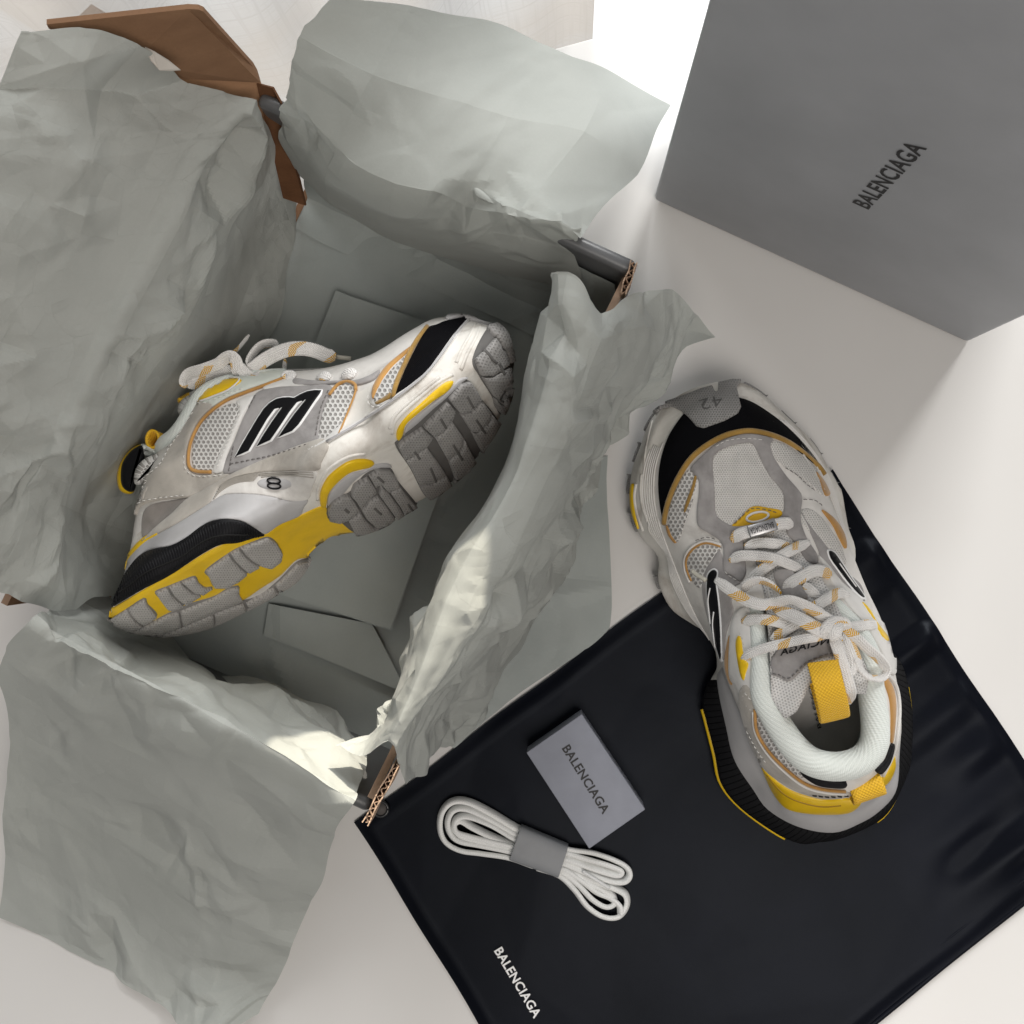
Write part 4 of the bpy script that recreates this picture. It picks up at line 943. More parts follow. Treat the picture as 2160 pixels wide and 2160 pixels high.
def rim_lines(s, x0, x1, ks, mat, r=.0005, side=0):
    parts = []; n = NR; Vw = s.V[:len(s.R) * n].reshape(-1, n, 3); Nw = s.N[:len(s.R) * n].reshape(-1, n, 3)
    for k in ks:
        k0 = int(k); f = k - k0; v = Vw[k0] * (1 - f) + Vw[k0 + 1] * f + Nw[k0] * .0003; x = s.R[k0][:, 0]; sel = (x > x0) & (x < x1)
        for sd in ((1, -1) if side == 0 else (side,)):
            ii = np.where(sel & ((np.arange(n) < n // 2) == (sd > 0)))[0]
            if len(ii) > 3: parts.append(tube(v[ii], r, 5))
    V, F, U = join(parts); o = mesh("rim_ridges", V, F, mat, s.root, uv=U); o['kind'] = 'stuff'; return o

def blob(s, name, px, z, thick, mat, puff=.6, step=8.0):
    """padded piece seen from the side: outline in photo pixels at world height z, thick (m) through, rounded at the rim"""
    p = catmull(np.asarray(px, float), 8, True); p = resample(np.vstack([p, p[:1]]), 61)[:-1]
    if area2(p) < 0: p = p[::-1]
    lay = [(0, 1.0)] ; V = []; n = len(p); c = p.mean(0); sc = (H - z) / FPX; prof = [(-1, 9), (-.9, 3.5), (-.55, .8), (0, 0), (.55, .8), (.9, 3.5), (1, 9)]
    for t, ins in prof: V.append(un(inset(p, ins / sc * .0004), z + t * thick / 2))
    W, F = loft(V); F = F + [list(range(n))[::-1], list(range(6 * n, 7 * n))]
    o = mesh(name, W, F, mat, s.root, uv=np.vstack([p] * 7) * sc); bm = bmesh.new(); bm.from_mesh(o.data); bmesh.ops.recalc_face_normals(bm, faces=bm.faces); bm.to_mesh(o.data); bm.free(); return o

NEST = {'logo_letter': 'logo_panel', 'logo_outline': 'logo_panel', 'logo_line': 'logo_panel', 'size_mark': 'toe_bumper', 'tongue_print': 'tongue', 'tongue_patch': 'tongue', 'tongue_strip': 'tongue', 'tag_print': 'lace_tag',
        'aglet': 'shoelace', 'emblem_ring': 'emblem', 'tread_lug': 'midsole', 'outsole_pad': 'midsole', 'pod_insert': 'midsole', 'pod_wall': 'midsole', 'foam_ridge': 'midsole', 'band_ribs': 'heel_band', 'band_groove': 'heel_band',
        'slot_shade': 'midsole', 'counter_crease': 'heel_counter', 'heel_print': 'heel_strap', 'tab_emblem': 'vamp_tab', 'insole_print': 'insole', 'inlay_edge': 'yellow_inlay', 'shank_line': 'shank_panel', 'rim_line': 'rim_strip'}
def nest(s):
    """hang the pieces that belong to a part under that part (all share the shoe's own origin)"""
    kids = [o for o in bpy.data.objects if o.parent == s.root]; base = lambda o: o.name.split('.')[0]
    def mid(o): return np.array([v.co[:] for v in o.data.vertices]).mean(0)
    for o in kids:
        host = NEST.get(base(o))
        c = [k for k in kids if host and base(k) == host]
        if c: m = mid(o); o.parent = min(c, key=lambda k: np.linalg.norm(mid(k) - m))
# ------------------------------------------------------------------ the sneaker standing on the bag
b = Shoe(MB, False, "off-white and grey sneaker with yellow loops, standing upright on the table and the black bag")
build_base(b)
E_ = lambda f, pts: f(np.array(pts, float))
band(b, "heel_band", 15, 24, -1, .122, S_RIB, .0012)
band(b, "heel_wedge", 23, 33, -1, .128, S_GREYEVA, .0010)
for sd in (1, -1):
    ii = np.arange(0, NR // 2) if sd > 0 else np.arange(NR // 2, NR); r = b.R[18].copy(); r[:, :2] = inset(r[:, :2], -.0012); r = r[ii]; r = r[(r[:, 0] < (.104 if sd > 0 else .09)) & (r[:, 0] > .004)]; r[:, 2] = .0058 + spring(r[:, 0])
    V, F, U = tube(b.w(r), .0018, 8); mesh("sole_edge", V, F, S_YEL, b.root, uv=U)
rim_lines(b, .15, .285, [25.6, 26.4, 27.2, 28, 28.8, 29.6], S_WHITE, .0005)
Pt = b.patch
Pt("toe_cap", B1([(362, 1300), (332, 1150), (318, 1000), (322, 870), (345, 730), (400, 570), (480, 440), (560, 350), (700, 280), (850, 235), (1000, 240), (1150, 300), (1350, 440), (1500, 580), (1640, 750), (1712, 880), (1650, 815), (1450, 655), (1300, 575), (1120, 530), (1000, 535), (850, 575), (700, 655), (590, 755), (500, 885), (430, 1030), (385, 1170), (368, 1300)]), S_BLACK, .7, 1.2)
Pt("mesh_panel", B1([(400, 1330), (405, 1200), (450, 1050), (530, 890), (600, 830), (645, 870), (640, 960), (590, 1110), (540, 1260), (505, 1400), (465, 1455), (420, 1400)]), S_MESHB, .6)
Pt("mesh_trim", B1([(386, 1310), (405, 1330), (430, 1395), (470, 1452), (455, 1462), (415, 1415), (390, 1360)]), S_ORANGE, 1.1, 1)
Pt("mesh_trim", B1([(535, 1170), (560, 1090), (600, 980), (622, 895), (640, 900), (632, 960), (600, 1070), (560, 1170), (540, 1210)]), S_MUST, 1.1, 1)
Pt("mesh_panel", B1([(1268, 600), (1350, 620), (1450, 675), (1620, 810), (1690, 910), (1750, 1050), (1700, 1062), (1560, 940), (1400, 835), (1300, 750), (1258, 650)]), S_MESHF, .6)
Pt("mesh_trim", B1([(1640, 862), (1700, 930), (1740, 1000), (1758, 1055), (1720, 1068), (1695, 1020), (1670, 940)]), S_ORANGE, 1.1, 1)
Pt("mesh_panel", B1([(1515, 1190), (1600, 1180), (1700, 1260), (1800, 1400), (1870, 1530), (1890, 1640), (1750, 1490), (1620, 1390), (1530, 1300)]), S_MESHF, .6)
Pt("mesh_trim", B1([(1690, 1185), (1790, 1255), (1870, 1370), (1898, 1480), (1885, 1510), (1840, 1430), (1780, 1310)]), S_ORANGE, 1.2, 1)
Pt("mesh_panel", B1([(560, 1570), (620, 1500), (720, 1470), (850, 1500), (800, 1560), (740, 1640), (700, 1740), (670, 1840), (610, 1790), (565, 1690)]), S_MESHB, .6)
b.piping("mesh_piping", B1([(600, 1780), (560, 1680), (560, 1590), (620, 1505), (720, 1460), (840, 1490)]), S_ORANGE, .8)
b.piping("leather_edge", B1([(585, 1790), (545, 1690), (545, 1580), (610, 1490), (720, 1445), (850, 1478)]), S_LEATHER, .9)
b.piping("toe_piping", B1([(366, 1300), (388, 1170), (437, 1020), (508, 875), (597, 745), (715, 645), (857, 565), (1000, 525), (1120, 520), (1290, 562), (1450, 642), (1640, 795), (1712, 885)]), S_MUST, 1.9, .5)
for q, r in (([(262, 430), (222, 600), (196, 760), (202, 900), (247, 1040), (258, 1180), (228, 1330), (290, 1440), (390, 1560), (455, 1700)], 1.1), ([(128, 960), (112, 1080), (135, 1220), (185, 1360)], 1.6), ([(175, 880), (165, 1010), (180, 1150), (225, 1280)], 1.5), ([(1610, 580), (1700, 690), (1800, 860), (1850, 960)], 1.3)):
    b.piping("foam_ridge", B1(q), S_MID, r, -.5)
Pt("pod_insert", B1([(92, 965), (80, 1050), (90, 1180), (125, 1290), (152, 1345), (128, 1200), (112, 1080), (114, 975)]), S_YEL, 1.2, .8)
# logo panels and vamp frame
Pt("logo_panel", B2([(150, 565), (185, 650), (205, 745), (330, 830), (270, 880), (258, 1000), (268, 1080), (205, 1290), (190, 1490), (125, 1330), (45, 1100), (10, 900), (28, 750), (90, 650)]), S_SUEDE, .8)
Pt("logo_panel", B2([(835, 240), (875, 325), (980, 560), (1000, 610), (1150, 800), (1330, 960), (1375, 985), (1335, 850), (1200, 735), (1100, 595), (1000, 465), (905, 345)]), S_SUEDE, .8)
Pt("logo_outline", B2([(50, 760), (105, 712), (148, 745), (138, 830), (158, 980), (178, 1200), (182, 1490), (140, 1440), (78, 1210), (46, 1010), (40, 860)]), M_WINK, 1.0, .8)
Pt("logo_letter", B2([(62, 768), (105, 726), (137, 752), (127, 830), (147, 980), (166, 1200), (171, 1470), (148, 1420), (90, 1210), (57, 1010), (52, 860)]), S_BLKINK, 1.3, .8)
for q in ([(85, 880), (68, 980), (80, 1090), (90, 1180)], [(118, 1080), (108, 1180), (120, 1290), (132, 1380)]):
    b.piping("logo_line", B2(q), M_WINK, .45, 1.5)
Pt("logo_outline", B2([(1052, 562), (1118, 575), (1190, 675), (1260, 785), (1340, 900), (1382, 980), (1325, 965), (1222, 855), (1140, 745), (1070, 640)]), M_WINK, 1.0, .8)
Pt("logo_letter", B2([(1066, 574), (1112, 588), (1180, 685), (1250, 795), (1330, 905), (1365, 965), (1325, 950), (1232, 848), (1150, 738), (1082, 640)]), S_BLKINK, 1.3, .8)
for q in ([(1150, 680), (1215, 775), (1290, 880)],): b.piping("logo_line", B2(q), M_WINK, .45, 1.5)
Pt("vamp_mesh", B1([(765, 770), (800, 690), (900, 640), (1060, 605), (1125, 632), (1190, 760), (1270, 900), (1355, 1000), (1385, 1090), (1360, 1250), (1150, 1310), (960, 1345), (835, 1280), (788, 1200), (778, 1000)]), S_MESHF, .5)
Pt("vamp_frame", B1([(590, 835), (690, 722), (800, 632), (900, 582), (1020, 547), (1150, 550), (1275, 590), (1255, 640), (1290, 750), (1390, 900), (1500, 1030), (1522, 1100), (1510, 1260), (1560, 1420), (1652, 1570), (1645, 1642), (1560, 1605), (1480, 1480), (1400, 1390), (1370, 1300), (1150, 1330), (1040, 1400), (1035, 1460), (1048, 1600), (1055, 1712), (1010, 1785), (940, 1740), (870, 1690), (860, 1480), (760, 1390), (660, 1320), (645, 1200), (660, 1050), (655, 920)]), S_SUEDE, 1.7, 1.6,
   holes=[B1([(775, 782), (808, 702), (903, 652), (1060, 618), (1117, 642), (1178, 764), (1256, 905), (1340, 1004), (1370, 1090), (1346, 1240), (1150, 1295), (965, 1322), (845, 1266), (800, 1196), (790, 1000)])])
Pt("vamp_tab", B1([(935, 1318), (1010, 1250), (1070, 1180), (1130, 1152), (1220, 1165), (1345, 1190), (1340, 1245), (1200, 1285), (1050, 1335), (980, 1340)]), S_YELLOWT, 1.2, 1.2)
c = B1([(1150, 1248)])[0]; t = np.linspace(0, 2 * math.pi, 24, endpoint=False)
b.piping("tab_emblem", np.stack([c[0] + 22 * np.cos(t) + 1.5 * np.sin(t), c[1] - 4 * np.cos(t) + 9.5 * np.sin(t)], 1), M_WINK, .75, 1.4, closed=True)
# rubber toe bumper with the size on it
Pt("toe_bumper", B1([(275, 345), (330, 290), (430, 262), (560, 215), (680, 168), (772, 143), (788, 195), (818, 195), (820, 118), (940, 93), (1012, 98), (968, 160), (985, 240), (1007, 325), (985, 372), (880, 432), (700, 497), (640, 482), (580, 412), (510, 350), (430, 312), (330, 332)]), S_TOETAB, 2.4, 2.6, sharp=True, depth=3)
def onshoe(s, p0, p1, pu, lift):
    p0, p1, pu = np.array(p0, float), np.array(p1, float), np.array(pu, float)
    def f(q):
        px = p0 + q[:, :1] * (p1 - p0) + q[:, 1:] * (pu - p0); P, N = s.hit(px); return P + N * lift * .001
    return f
def on3(F3, p0, p1, pu): a = F3([p0, p1, pu]); return a[0], a[1], a[2]
text("size_mark", "42", onshoe(b, *on3(B1, (848, 240), (668, 282), (868, 318)), 2.75), m_plain("embossed_rubber", (.085, .083, .08), .5, .05), b.root, bold=-.01)
# eyestays and inlays
Pt("eyestay", B2([(290, 1095), (350, 1045), (420, 1080), (445, 1180), (440, 1400), (470, 1700), (462, 1880), (400, 1900), (290, 1720), (235, 1600), (243, 1300), (258, 1180)]), S_WHITE, 1.2)
Pt("eyestay", B2([(985, 612), (1070, 690), (1180, 830), (1350, 985), (1500, 1150), (1600, 1250), (1635, 1400), (1632, 1600), (1560, 1575), (1520, 1430), (1400, 1230), (1260, 1060), (1120, 880), (1060, 760)]), S_WHITE, 1.2)
Pt("yellow_inlay", B2([(320, 1285), (345, 1310), (358, 1400), (372, 1480), (405, 1522), (385, 1600), (368, 1660), (340, 1610), (312, 1470), (300, 1350)]), S_YEL, 1.7, 1)
Pt("yellow_inlay", B2([(1340, 1008), (1400, 1060), (1470, 1180), (1552, 1290), (1556, 1335), (1500, 1280), (1430, 1140)]), S_YEL, 1.7, 1)
Pt("side_inlay", B2([(240, 1280), (255, 1420), (235, 1560), (262, 1680), (240, 1690), (205, 1590), (198, 1480), (215, 1360)]), S_ORANGE, .8, 1)
# heel
Pt("collar_mesh", B3([(560, 600), (600, 720), (720, 880), (850, 1010), (950, 1110), (930, 1200), (780, 1090), (650, 950), (570, 800), (545, 660)]), S_MESHB, .8)
Pt("heel_strap", B3([(480, 420), (545, 560), (528, 650), (545, 800), (640, 975), (780, 1125), (950, 1255), (1120, 1305), (1310, 1318), (1310, 1358), (1100, 1372), (900, 1318), (740, 1228), (600, 1110), (500, 930), (440, 740), (400, 560), (420, 440)]), S_BEIGE, 1.3, 1.4)
b.piping("collar_piping", B3([(540, 620), (556, 800), (650, 965), (790, 1112), (955, 1240), (1120, 1290), (1290, 1305)]), S_ORANGE, 1.0, 1.2)
b.piping("strap_edge", B3([(525, 640), (540, 805), (635, 982), (775, 1132), (945, 1262), (1118, 1313), (1300, 1328)]), S_WHITE, .8, 1.2)
Pt("collar_trim", B3([(1630, 350), (1690, 450), (1712, 600), (1700, 800), (1685, 905), (1668, 880), (1672, 700), (1660, 540), (1615, 390)]), S_ORANGE, 1.2, 1)
b.piping("strap_edge", B3([(1640, 330), (1710, 430), (1738, 600), (1725, 800), (1690, 990), (1600, 1180)]), S_WHITE, 1.1, 1.0)
Pt("heel_counter", B3([(598, 1105), (720, 1232), (880, 1325), (1100, 1380), (1300, 1372), (1420, 1395), (1340, 1480), (1200, 1502), (1000, 1497), (820, 1462), (730, 1385), (655, 1262)]), S_YEL, 1.6, 2)
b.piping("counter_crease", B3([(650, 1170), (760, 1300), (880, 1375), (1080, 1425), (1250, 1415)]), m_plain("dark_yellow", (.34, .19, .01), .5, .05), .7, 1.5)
Pt("heel_counter", B3([(1600, 1195), (1650, 1110), (1695, 1005), (1705, 1110), (1660, 1220), (1600, 1270)]), S_YEL, 1.4, 1.4)
Pt("heel_patch", B3([(915, 1108), (1000, 1130), (1080, 1172), (1180, 1212), (1295, 1228), (1285, 1268), (1200, 1272), (1060, 1248), (955, 1185), (918, 1140)]), S_BLKRUB, 2.2, 1.4, puff=1.2)
Pt("heel_patch", B3([(1540, 1130), (1620, 1050), (1672, 915), (1690, 940), (1650, 1075), (1580, 1160)]), S_BLKRUB, 2.0, 1.2)
for i in range(6):
    x = 1015 + i * 52; y = 1328 + 10 * math.sin(i * .6); Pt("heel_print", B3([(x, y), (x + 38, y + 5), (x + 40, y + 16), (x + 2, y + 11)]), M_INK, 1.8, .5, sharp=True, step=3)
e = un(B3([(1325, 1332), (1595, 1238)]), .084); loop_ring(b, "heel_loop", e[0], e[1], (0, 0, 1), .0078, .0066)
e2 = un(B3([(1230, 1300), (1280, 1290)]), .083); V, F, U = tube(e2, .0008, 5); mesh("loop_thread", V, F, S_WEB, b.root, uv=U)
# tongue dressing
Pt("tongue_patch", B2([(575, 1600), (585, 1500), (620, 1430), (720, 1310), (900, 1300), (1060, 1290), (1105, 1340), (1140, 1440), (1000, 1470), (890, 1522), (820, 1602), (740, 1668), (640, 1632)]), S_SUEDE, 1.2, 1.4)
text("tongue_print", "BALENCIAGA", onshoe(b, *on3(B2, (1290, 1290), (668, 1458), (1300, 1232)), 1.6), M_INK, b.root, bold=.02, res=2)
Pt("tongue_strip", B2([(615, 790), (640, 735), (720, 718), (760, 745), (830, 870), (890, 975), (800, 965), (690, 935)]), S_SUEDE, 2.2, 1.4)
def tongue_loop():
    top = B3([(1100, 222), (1128, 330), (1150, 420), (1172, 510), (1195, 610), (1208, 700)])
    z = np.array([.1255, .131, .1325, .1315, .127, .1195]); P = un(top, z)
    low = un(B3([(1195, 700), (1170, 600), (1140, 480), (1110, 370)]), np.array([.1125, .112, .1145, .118])); Q = catmull(np.vstack([P, low]), 10)
    ax = un(B3([(975, 250), (1222, 190)]), .126); sdir = ax[1] - ax[0]; sdir /= np.linalg.norm(sdir)
    T = np.gradient(Q, axis=0); N = np.cross(T, sdir); N /= np.linalg.norm(N, axis=1)[:, None]
    V, F, U = sweep(Q, -N, .0176, .0015, 12); mesh("tongue_loop", V, F, S_WEB, b.root, uv=U)
tongue_loop()
text("insole_print", "BALENCIAGA", onplane(B3([(1092, 780)])[0], B3([(975, 240)])[0], B3([(1060, 790)])[0], .0636), M_INK, b.root, bold=.015)
# laces
f1, f2 = B1, B2
lace(b, [
    dict(f=f2, p=[(365, 535, 1.5), (480, 500, 3), (600, 505, 3), (735, 520, 1.5)]),
    dict(f=f2, p=[(905, 495, 1), (800, 540, 3.5), (690, 600, 4.5), (560, 690, 3.5), (470, 760, 3), (395, 830, 1)]),
    dict(f=f2, p=[(238, 650, 1), (330, 610, 4), (480, 612, 5.5), (620, 635, 6), (740, 680, 4), (850, 730, 1.5)]),
    dict(f=f2, p=[(700, 900, 1), (760, 840, 2), (850, 785, 3.5), (950, 735, 4.5), (1040, 745, 3.5), (1080, 785, .5)], w=.0076),
    dict(f=f2, p=[(860, 850, 1), (920, 900, 2), (990, 960, 1)]),
    dict(f=f2, p=[(1240, 945, .5), (1160, 925, 4), (1060, 975, 5), (960, 1040, 5), (860, 1100, 3)]),
    dict(f=f2, p=[(345, 1165, .5), (440, 1145, 4), (560, 1150, 5), (680, 1175, 4), (800, 1200, 2)]),
    dict(f=f2, p=[(590, 1330, 1), (680, 1255, 2.5), (780, 1190, 2.5), (880, 1140, 1)]),
    dict(f=f2, p=[(1500, 1190, 1), (1420, 1190, 4), (1320, 1205, 6), (1200, 1225, 7)]),
    dict(f=f2, p=[(345, 1480, .5), (430, 1425, 3.5), (600, 1370, 5), (760, 1335, 5.5), (900, 1305, 7), (1050, 1285, 8)], w=.0058),
    dict(f=f2, p=[(355, 900, 4), (400, 840, 8), (490, 815, 11), (580, 850, 11), (640, 920, 8), (640, 975, 6)], tw=[.2, 1.0, 1.1, .9, .3]),
    dict(f=f2, p=[(610, 1040, 6), (720, 1095, 9), (860, 1160, 10), (980, 1230, 10), (1060, 1270, 9)], w=.0082),
    dict(f=f2, p=[(120, 810, 11), (230, 890, 12), (360, 975, 11), (500, 1020, 11), (620, 1005, 12), (740, 980, 13), (860, 1020, 13), (980, 1090, 12), (1090, 1170, 11), (1120, 1210, 10)], tw=[0, .1, .3, .9, .9, .5, .4], w=.0072),
    dict(f=f2, p=[(1190, 1225, 10), (1290, 1290, 14), (1400, 1390, 16), (1500, 1480, 15), (1555, 1570, 13), (1510, 1640, 11), (1410, 1630, 10), (1340, 1560, 10), (1300, 1440, 10), (1230, 1320, 9), (1140, 1270, 9)], tw=[.2, .6, .9, 1.1, .9, .6, .2], w=.0066),
    dict(f=f2, p=[(1100, 1270, 9), (1150, 1390, 9), (1190, 1520, 9), (1225, 1640, 8), (1255, 1760, 6), (1235, 1850, 4)], tw=[.1, .2, .1], w=.0072),
    dict(f=f2, p=[(1180, 1270, 10), (1240, 1390, 11), (1275, 1500, 10), (1265, 1620, 8)], tw=[.4, .5, .4], w=.006),
    dict(f=f2, p=[(1035, 1300, 8), (1045, 1240, 12), (1090, 1190, 14), (1150, 1170, 14), (1205, 1185, 12), (1215, 1230, 9)], w=.0075, t=.004),
    dict(f=f2, p=[(1130, 1150, 10), (1140, 1200, 14.5), (1120, 1260, 14), (1080, 1310, 10)], w=.008, t=.0042),
])
lace(b, [dict(f=f2, p=[(255, 480, 1), (320, 430, 4), (420, 400, 5), (520, 375, 5), (640, 345, 5), (710, 335, 4), (765, 350, 1)], w=.0078)], name="tag_lace")
P, N = b.path(B2([(395, 408), (450, 393), (510, 376), (570, 358), (625, 340)]), 7.0, 4)
_z = P[:, 2].max(); P = un(catmull(B2([(395, 408), (450, 393), (510, 376), (570, 358), (625, 340)]), 4), _z + .0012 * np.sin(np.linspace(0, math.pi, len(P)))); N = np.repeat(-rays(B2([(510, 376)])), len(P), 0); V, F, U = sweep(P, N, .0078, .0022, 16); o = mesh("lace_tag", V, F, S_METAL, b.root, uv=U)
def ontag(q):
    n_ = N[len(N) // 2]; ax = P[-1] - P[0]; sd = np.cross(n_, ax); sd /= np.linalg.norm(sd); sd = sd if sd[1] < 0 else -sd
    c0 = np.array([np.interp(1 - (.08 + .84 * q[:, 0]), np.linspace(0, 1, len(P)), P[:, k]) for k in range(3)]).T
    return c0 + n_ * .00135 + sd * ((q[:, 1:] - .5) * .0038)
text("tag_print", "BALENCIAGA", ontag, M_INK, b.root, bold=.01, res=2)
P, N = b.path(B2([(15, 725), (70, 772), (125, 815)]), 11, 5); mesh("aglet", *tube(P, .0014)[:2], S_CLEAR, b.root)
# tread lugs that show round the rim of the sole
rr = b.R[15]; nn_ = inset(rr[:, :2], -.0022)
for x0, sd in ((.300, 1), (.283, 1), (.262, 1), (.305, -1), (.285, -1), (.262, -1), (.236, 1), (.238, -1), (.21, -1), (.192, 1)):
    ii = [i for i in range(NR) if abs(rr[i, 0] - x0) < .0075 and (i < NR // 2) == (sd > 0)]
    if len(ii) < 3: continue
    o_ = nn_[ii]; i_ = inset(rr[:, :2], .008)[ii]; z0 = spring(o_[:, 0]) + .0002; V = np.vstack([np.c_[o_, z0], np.c_[i_, z0], np.c_[i_, z0 + .0085], np.c_[o_, z0 + .0085]]); m = len(ii); F = []
    for k in range(m - 1):
        for q in range(4): F.append([q * m + k, q * m + k + 1, ((q + 1) % 4) * m + k + 1, ((q + 1) % 4) * m + k])
    F += [[0, m, 2 * m, 3 * m], [m - 1, 2 * m - 1, 3 * m - 1, 4 * m - 1]]
    bevel(mesh("tread_lug", b.w(V), F, S_TOETAB, b.root, uv=V[:, :2]), .001, 2)
# stitching
for q in (B1([(800, 650), (900, 600), (1060, 585), (1200, 600)]), B2([(205, 745), (240, 780), (300, 815), (335, 800)]), B2([(340, 1270), (360, 1330), (372, 1420)]), B2([(470, 1540), (480, 1700), (455, 1850)]), B3([(460, 480), (545, 580)]), B3([(480, 800), (560, 950), (650, 1080)])): b.stitch(q, 2.0)
for q in (B2([(600, 1605), (650, 1615), (740, 1645), (815, 1580), (890, 1505), (1000, 1455), (1130, 1425)]), B1([(1380, 835), (1480, 900), (1560, 980), (1650, 1050)]), B1([(1530, 1100), (1620, 1110), (1700, 1170)]), B1([(640, 1440), (730, 1415), (830, 1440)]), B1([(520, 1380), (560, 1250), (620, 1080)]), B1([(960, 1300), (1060, 1205), (1130, 1175), (1330, 1215)]), B2([(60, 650), (130, 590)])): b.stitch(q, 1.9, col=1)
b.finish([S_THREAD, S_DTHREAD])
nest(b)
# ------------------------------------------------------------------ the sneaker lying in the box
a = Shoe(MA, True, "off-white sneaker lying on its side in the box, its tread and black logo facing up", shape=SHA, warp=warp_a)
build_base(a)
Pt = a.patch
# sole: plate, band, wedge
Pt("sole_plate", A3([(48, 1300), (75, 1245), (200, 1180), (400, 1060), (640, 930), (900, 762), (1060, 680), (1180, 655), (1330, 620), (1430, 590), (1560, 500), (1720, 430), (1930, 345), (1975, 420), (2110, 470), (2210, 560), (2180, 600), (2000, 600), (1900, 680), (1830, 775), (1700, 800), (1560, 935), (1400, 1040), (1240, 1140), (1190, 1060), (1000, 1110), (700, 1230), (400, 1350), (90, 1400)]), S_YEL, .8, 1.4, step=9)
Pt("heel_band", A3([(130, 1185), (150, 1070), (200, 1020), (330, 830), (420, 750), (520, 715), (650, 690), (780, 620), (900, 530), (1000, 482), (1120, 465), (1240, 480), (1340, 530), (1428, 588), (1350, 608), (1200, 652), (1060, 668), (900, 750), (640, 920), (400, 1050), (200, 1172)]), S_BLKRUB, 1.4, 1.6)
up_ = catmull(A3([(175, 1050), (330, 838), (425, 760), (520, 728), (650, 702), (780, 632), (900, 542), (1000, 495), (1120, 478), (1240, 492), (1340, 540), (1410, 588)]), 12); lo_ = catmull(A3([(180, 1165), (320, 1095), (420, 1035), (530, 975), (640, 908), (770, 830), (900, 742), (980, 705), (1060, 672), (1200, 650), (1330, 612), (1415, 594)]), 12)
u_, l_ = resample(up_, 62), resample(lo_, 62); parts = []
for i in range(60):
    q = np.array([u_[i] * .96 + l_[i] * .04, u_[i] * .5 + l_[i] * .5 + (1.5, 0), u_[i] * .1 + l_[i] * .9]); P, N = a.hit(catmull(q, 4)); parts.append(tube(P + N * .0013, .00058, 5))
V, F, U = join(parts); o = mesh("band_ribs", V, F, S_BLKRUB, a.root, uv=U); o['kind'] = 'stuff'
a.piping("band_groove", (u_ * .42 + l_ * .58)[3:-3:4], m_plain("black_groove", (.003, .003, .003), .8, .05), .5, 1.7)
Pt("heel_wedge", A3([(225, 900), (205, 1010), (330, 826), (420, 746), (520, 712), (650, 686), (780, 616), (900, 526), (1000, 478), (1120, 461), (1240, 476), (1340, 526), (1430, 582), (1560, 500), (1720, 430), (1760, 360), (1795, 290), (1640, 302), (1480, 270), (1300, 250), (1100, 258), (980, 322), (860, 402), (700, 502), (540, 590), (420, 655), (330, 740), (260, 840)]), S_GREYEVA, 1.0, 2)
Pt("shank_panel", A3([(985, 320), (1060, 192), (1200, 112), (1400, 72), (1640, 55), (1872, 50), (1840, 180), (1797, 288), (1640, 300), (1480, 268), (1300, 248), (1100, 255)]), S_LEATHER, 1.0, 2)
for k in range(6):
    f = k / 5; lo2 = np.array([(1010, 300), (1080, 225), (1200, 160), (1350, 140)]) * f + np.array([(1060, 200), (1130, 150), (1230, 110), (1400, 78)]) * (1 - f); a.piping("shank_line", A3(lo2), m_plain("crease_beige", (.36, .335, .30), .6, .05), .35, 1.2)
    r2 = np.array([(1370 + 20 * k, 84 + 14 * k), (1500, 72 + 12 * k), (1650, 62 + 14 * k), (1850, 60 + 20 * k)]); 
    if k < 3: a.piping("shank_line", A3(r2), bpy.data.materials["crease_beige"], .35, 1.2)
t = np.linspace(0, 2 * math.pi, 32, endpoint=False)
Pt("emblem", A3(np.stack([1525 + 152 * np.cos(t), 164 + 53 * np.sin(t)], 1)), S_GREYEVA, 1.5, 2, puff=.8)
for cy in (140, 184): a.piping("emblem_ring", A3(np.stack([1525 + 58 * np.cos(t), cy + 23 * np.sin(t)], 1)), S_BLKINK, .55, 2.3, closed=True)
Pt("side_wrap", A3([(408, 650), (500, 548), (650, 422), (800, 280), (1000, 160), (1200, 62), (1440, -48), (1700, -150), (1925, -215), (1975, -150), (1915, -20), (1880, 48), (1640, 52), (1400, 70), (1200, 110), (1060, 190), (980, 320), (860, 400), (700, 500), (540, 590), (425, 648)]), S_BEIGE, 1.3, 2.2)
Pt("counter_panel", A3([(398, 500), (420, 390), (480, 340), (600, 312), (790, 295), (660, 420), (505, 545), (415, 630)]), S_TAUPE, .6)
Pt("heel_counter", A3([(225, 885), (260, 800), (340, 690), (430, 610), (535, 568), (530, 600), (430, 665), (330, 760), (262, 850)]), S_YEL, 1.2, 1.2)
# upper panels
zh = float(a.w(mirp(a, [(.06, .018, .085)]))[0][2])
blob(a, "heel_trim", A1([(400, 1190), (300, 1232), (222, 1330), (186, 1448), (202, 1562), (262, 1606), (330, 1590), (345, 1450), (410, 1300)]), zh - .022, .014, S_YEL)
blob(a, "heel_patch", A1([(405, 1196), (305, 1245), (234, 1345), (218, 1455), (232, 1545), (290, 1590), (340, 1570), (360, 1450), (420, 1300)]), zh - .014, .026, S_BLKRUB)
blob(a, "collar_mesh", A1([(335, 1520), (343, 1400), (420, 1310), (520, 1268), (600, 1240), (660, 1180), (640, 1330), (560, 1440), (420, 1520)]), zh - .003, .022, S_MESHB)
blob(a, "collar_end", A1([(385, 1195), (430, 1185), (500, 1215), (545, 1262), (480, 1300), (400, 1275)]), zh - .014, .02, S_MINT)
zg = float(a.w(mirp(a, [(.115, .02, .112)]))[0][2])
blob(a, "tongue_tip", A1([(900, 740), (800, 768), (728, 815), (700, 880), (704, 925), (760, 972), (830, 985), (880, 900), (940, 800)]), zg - .012, .036, S_MESHT)
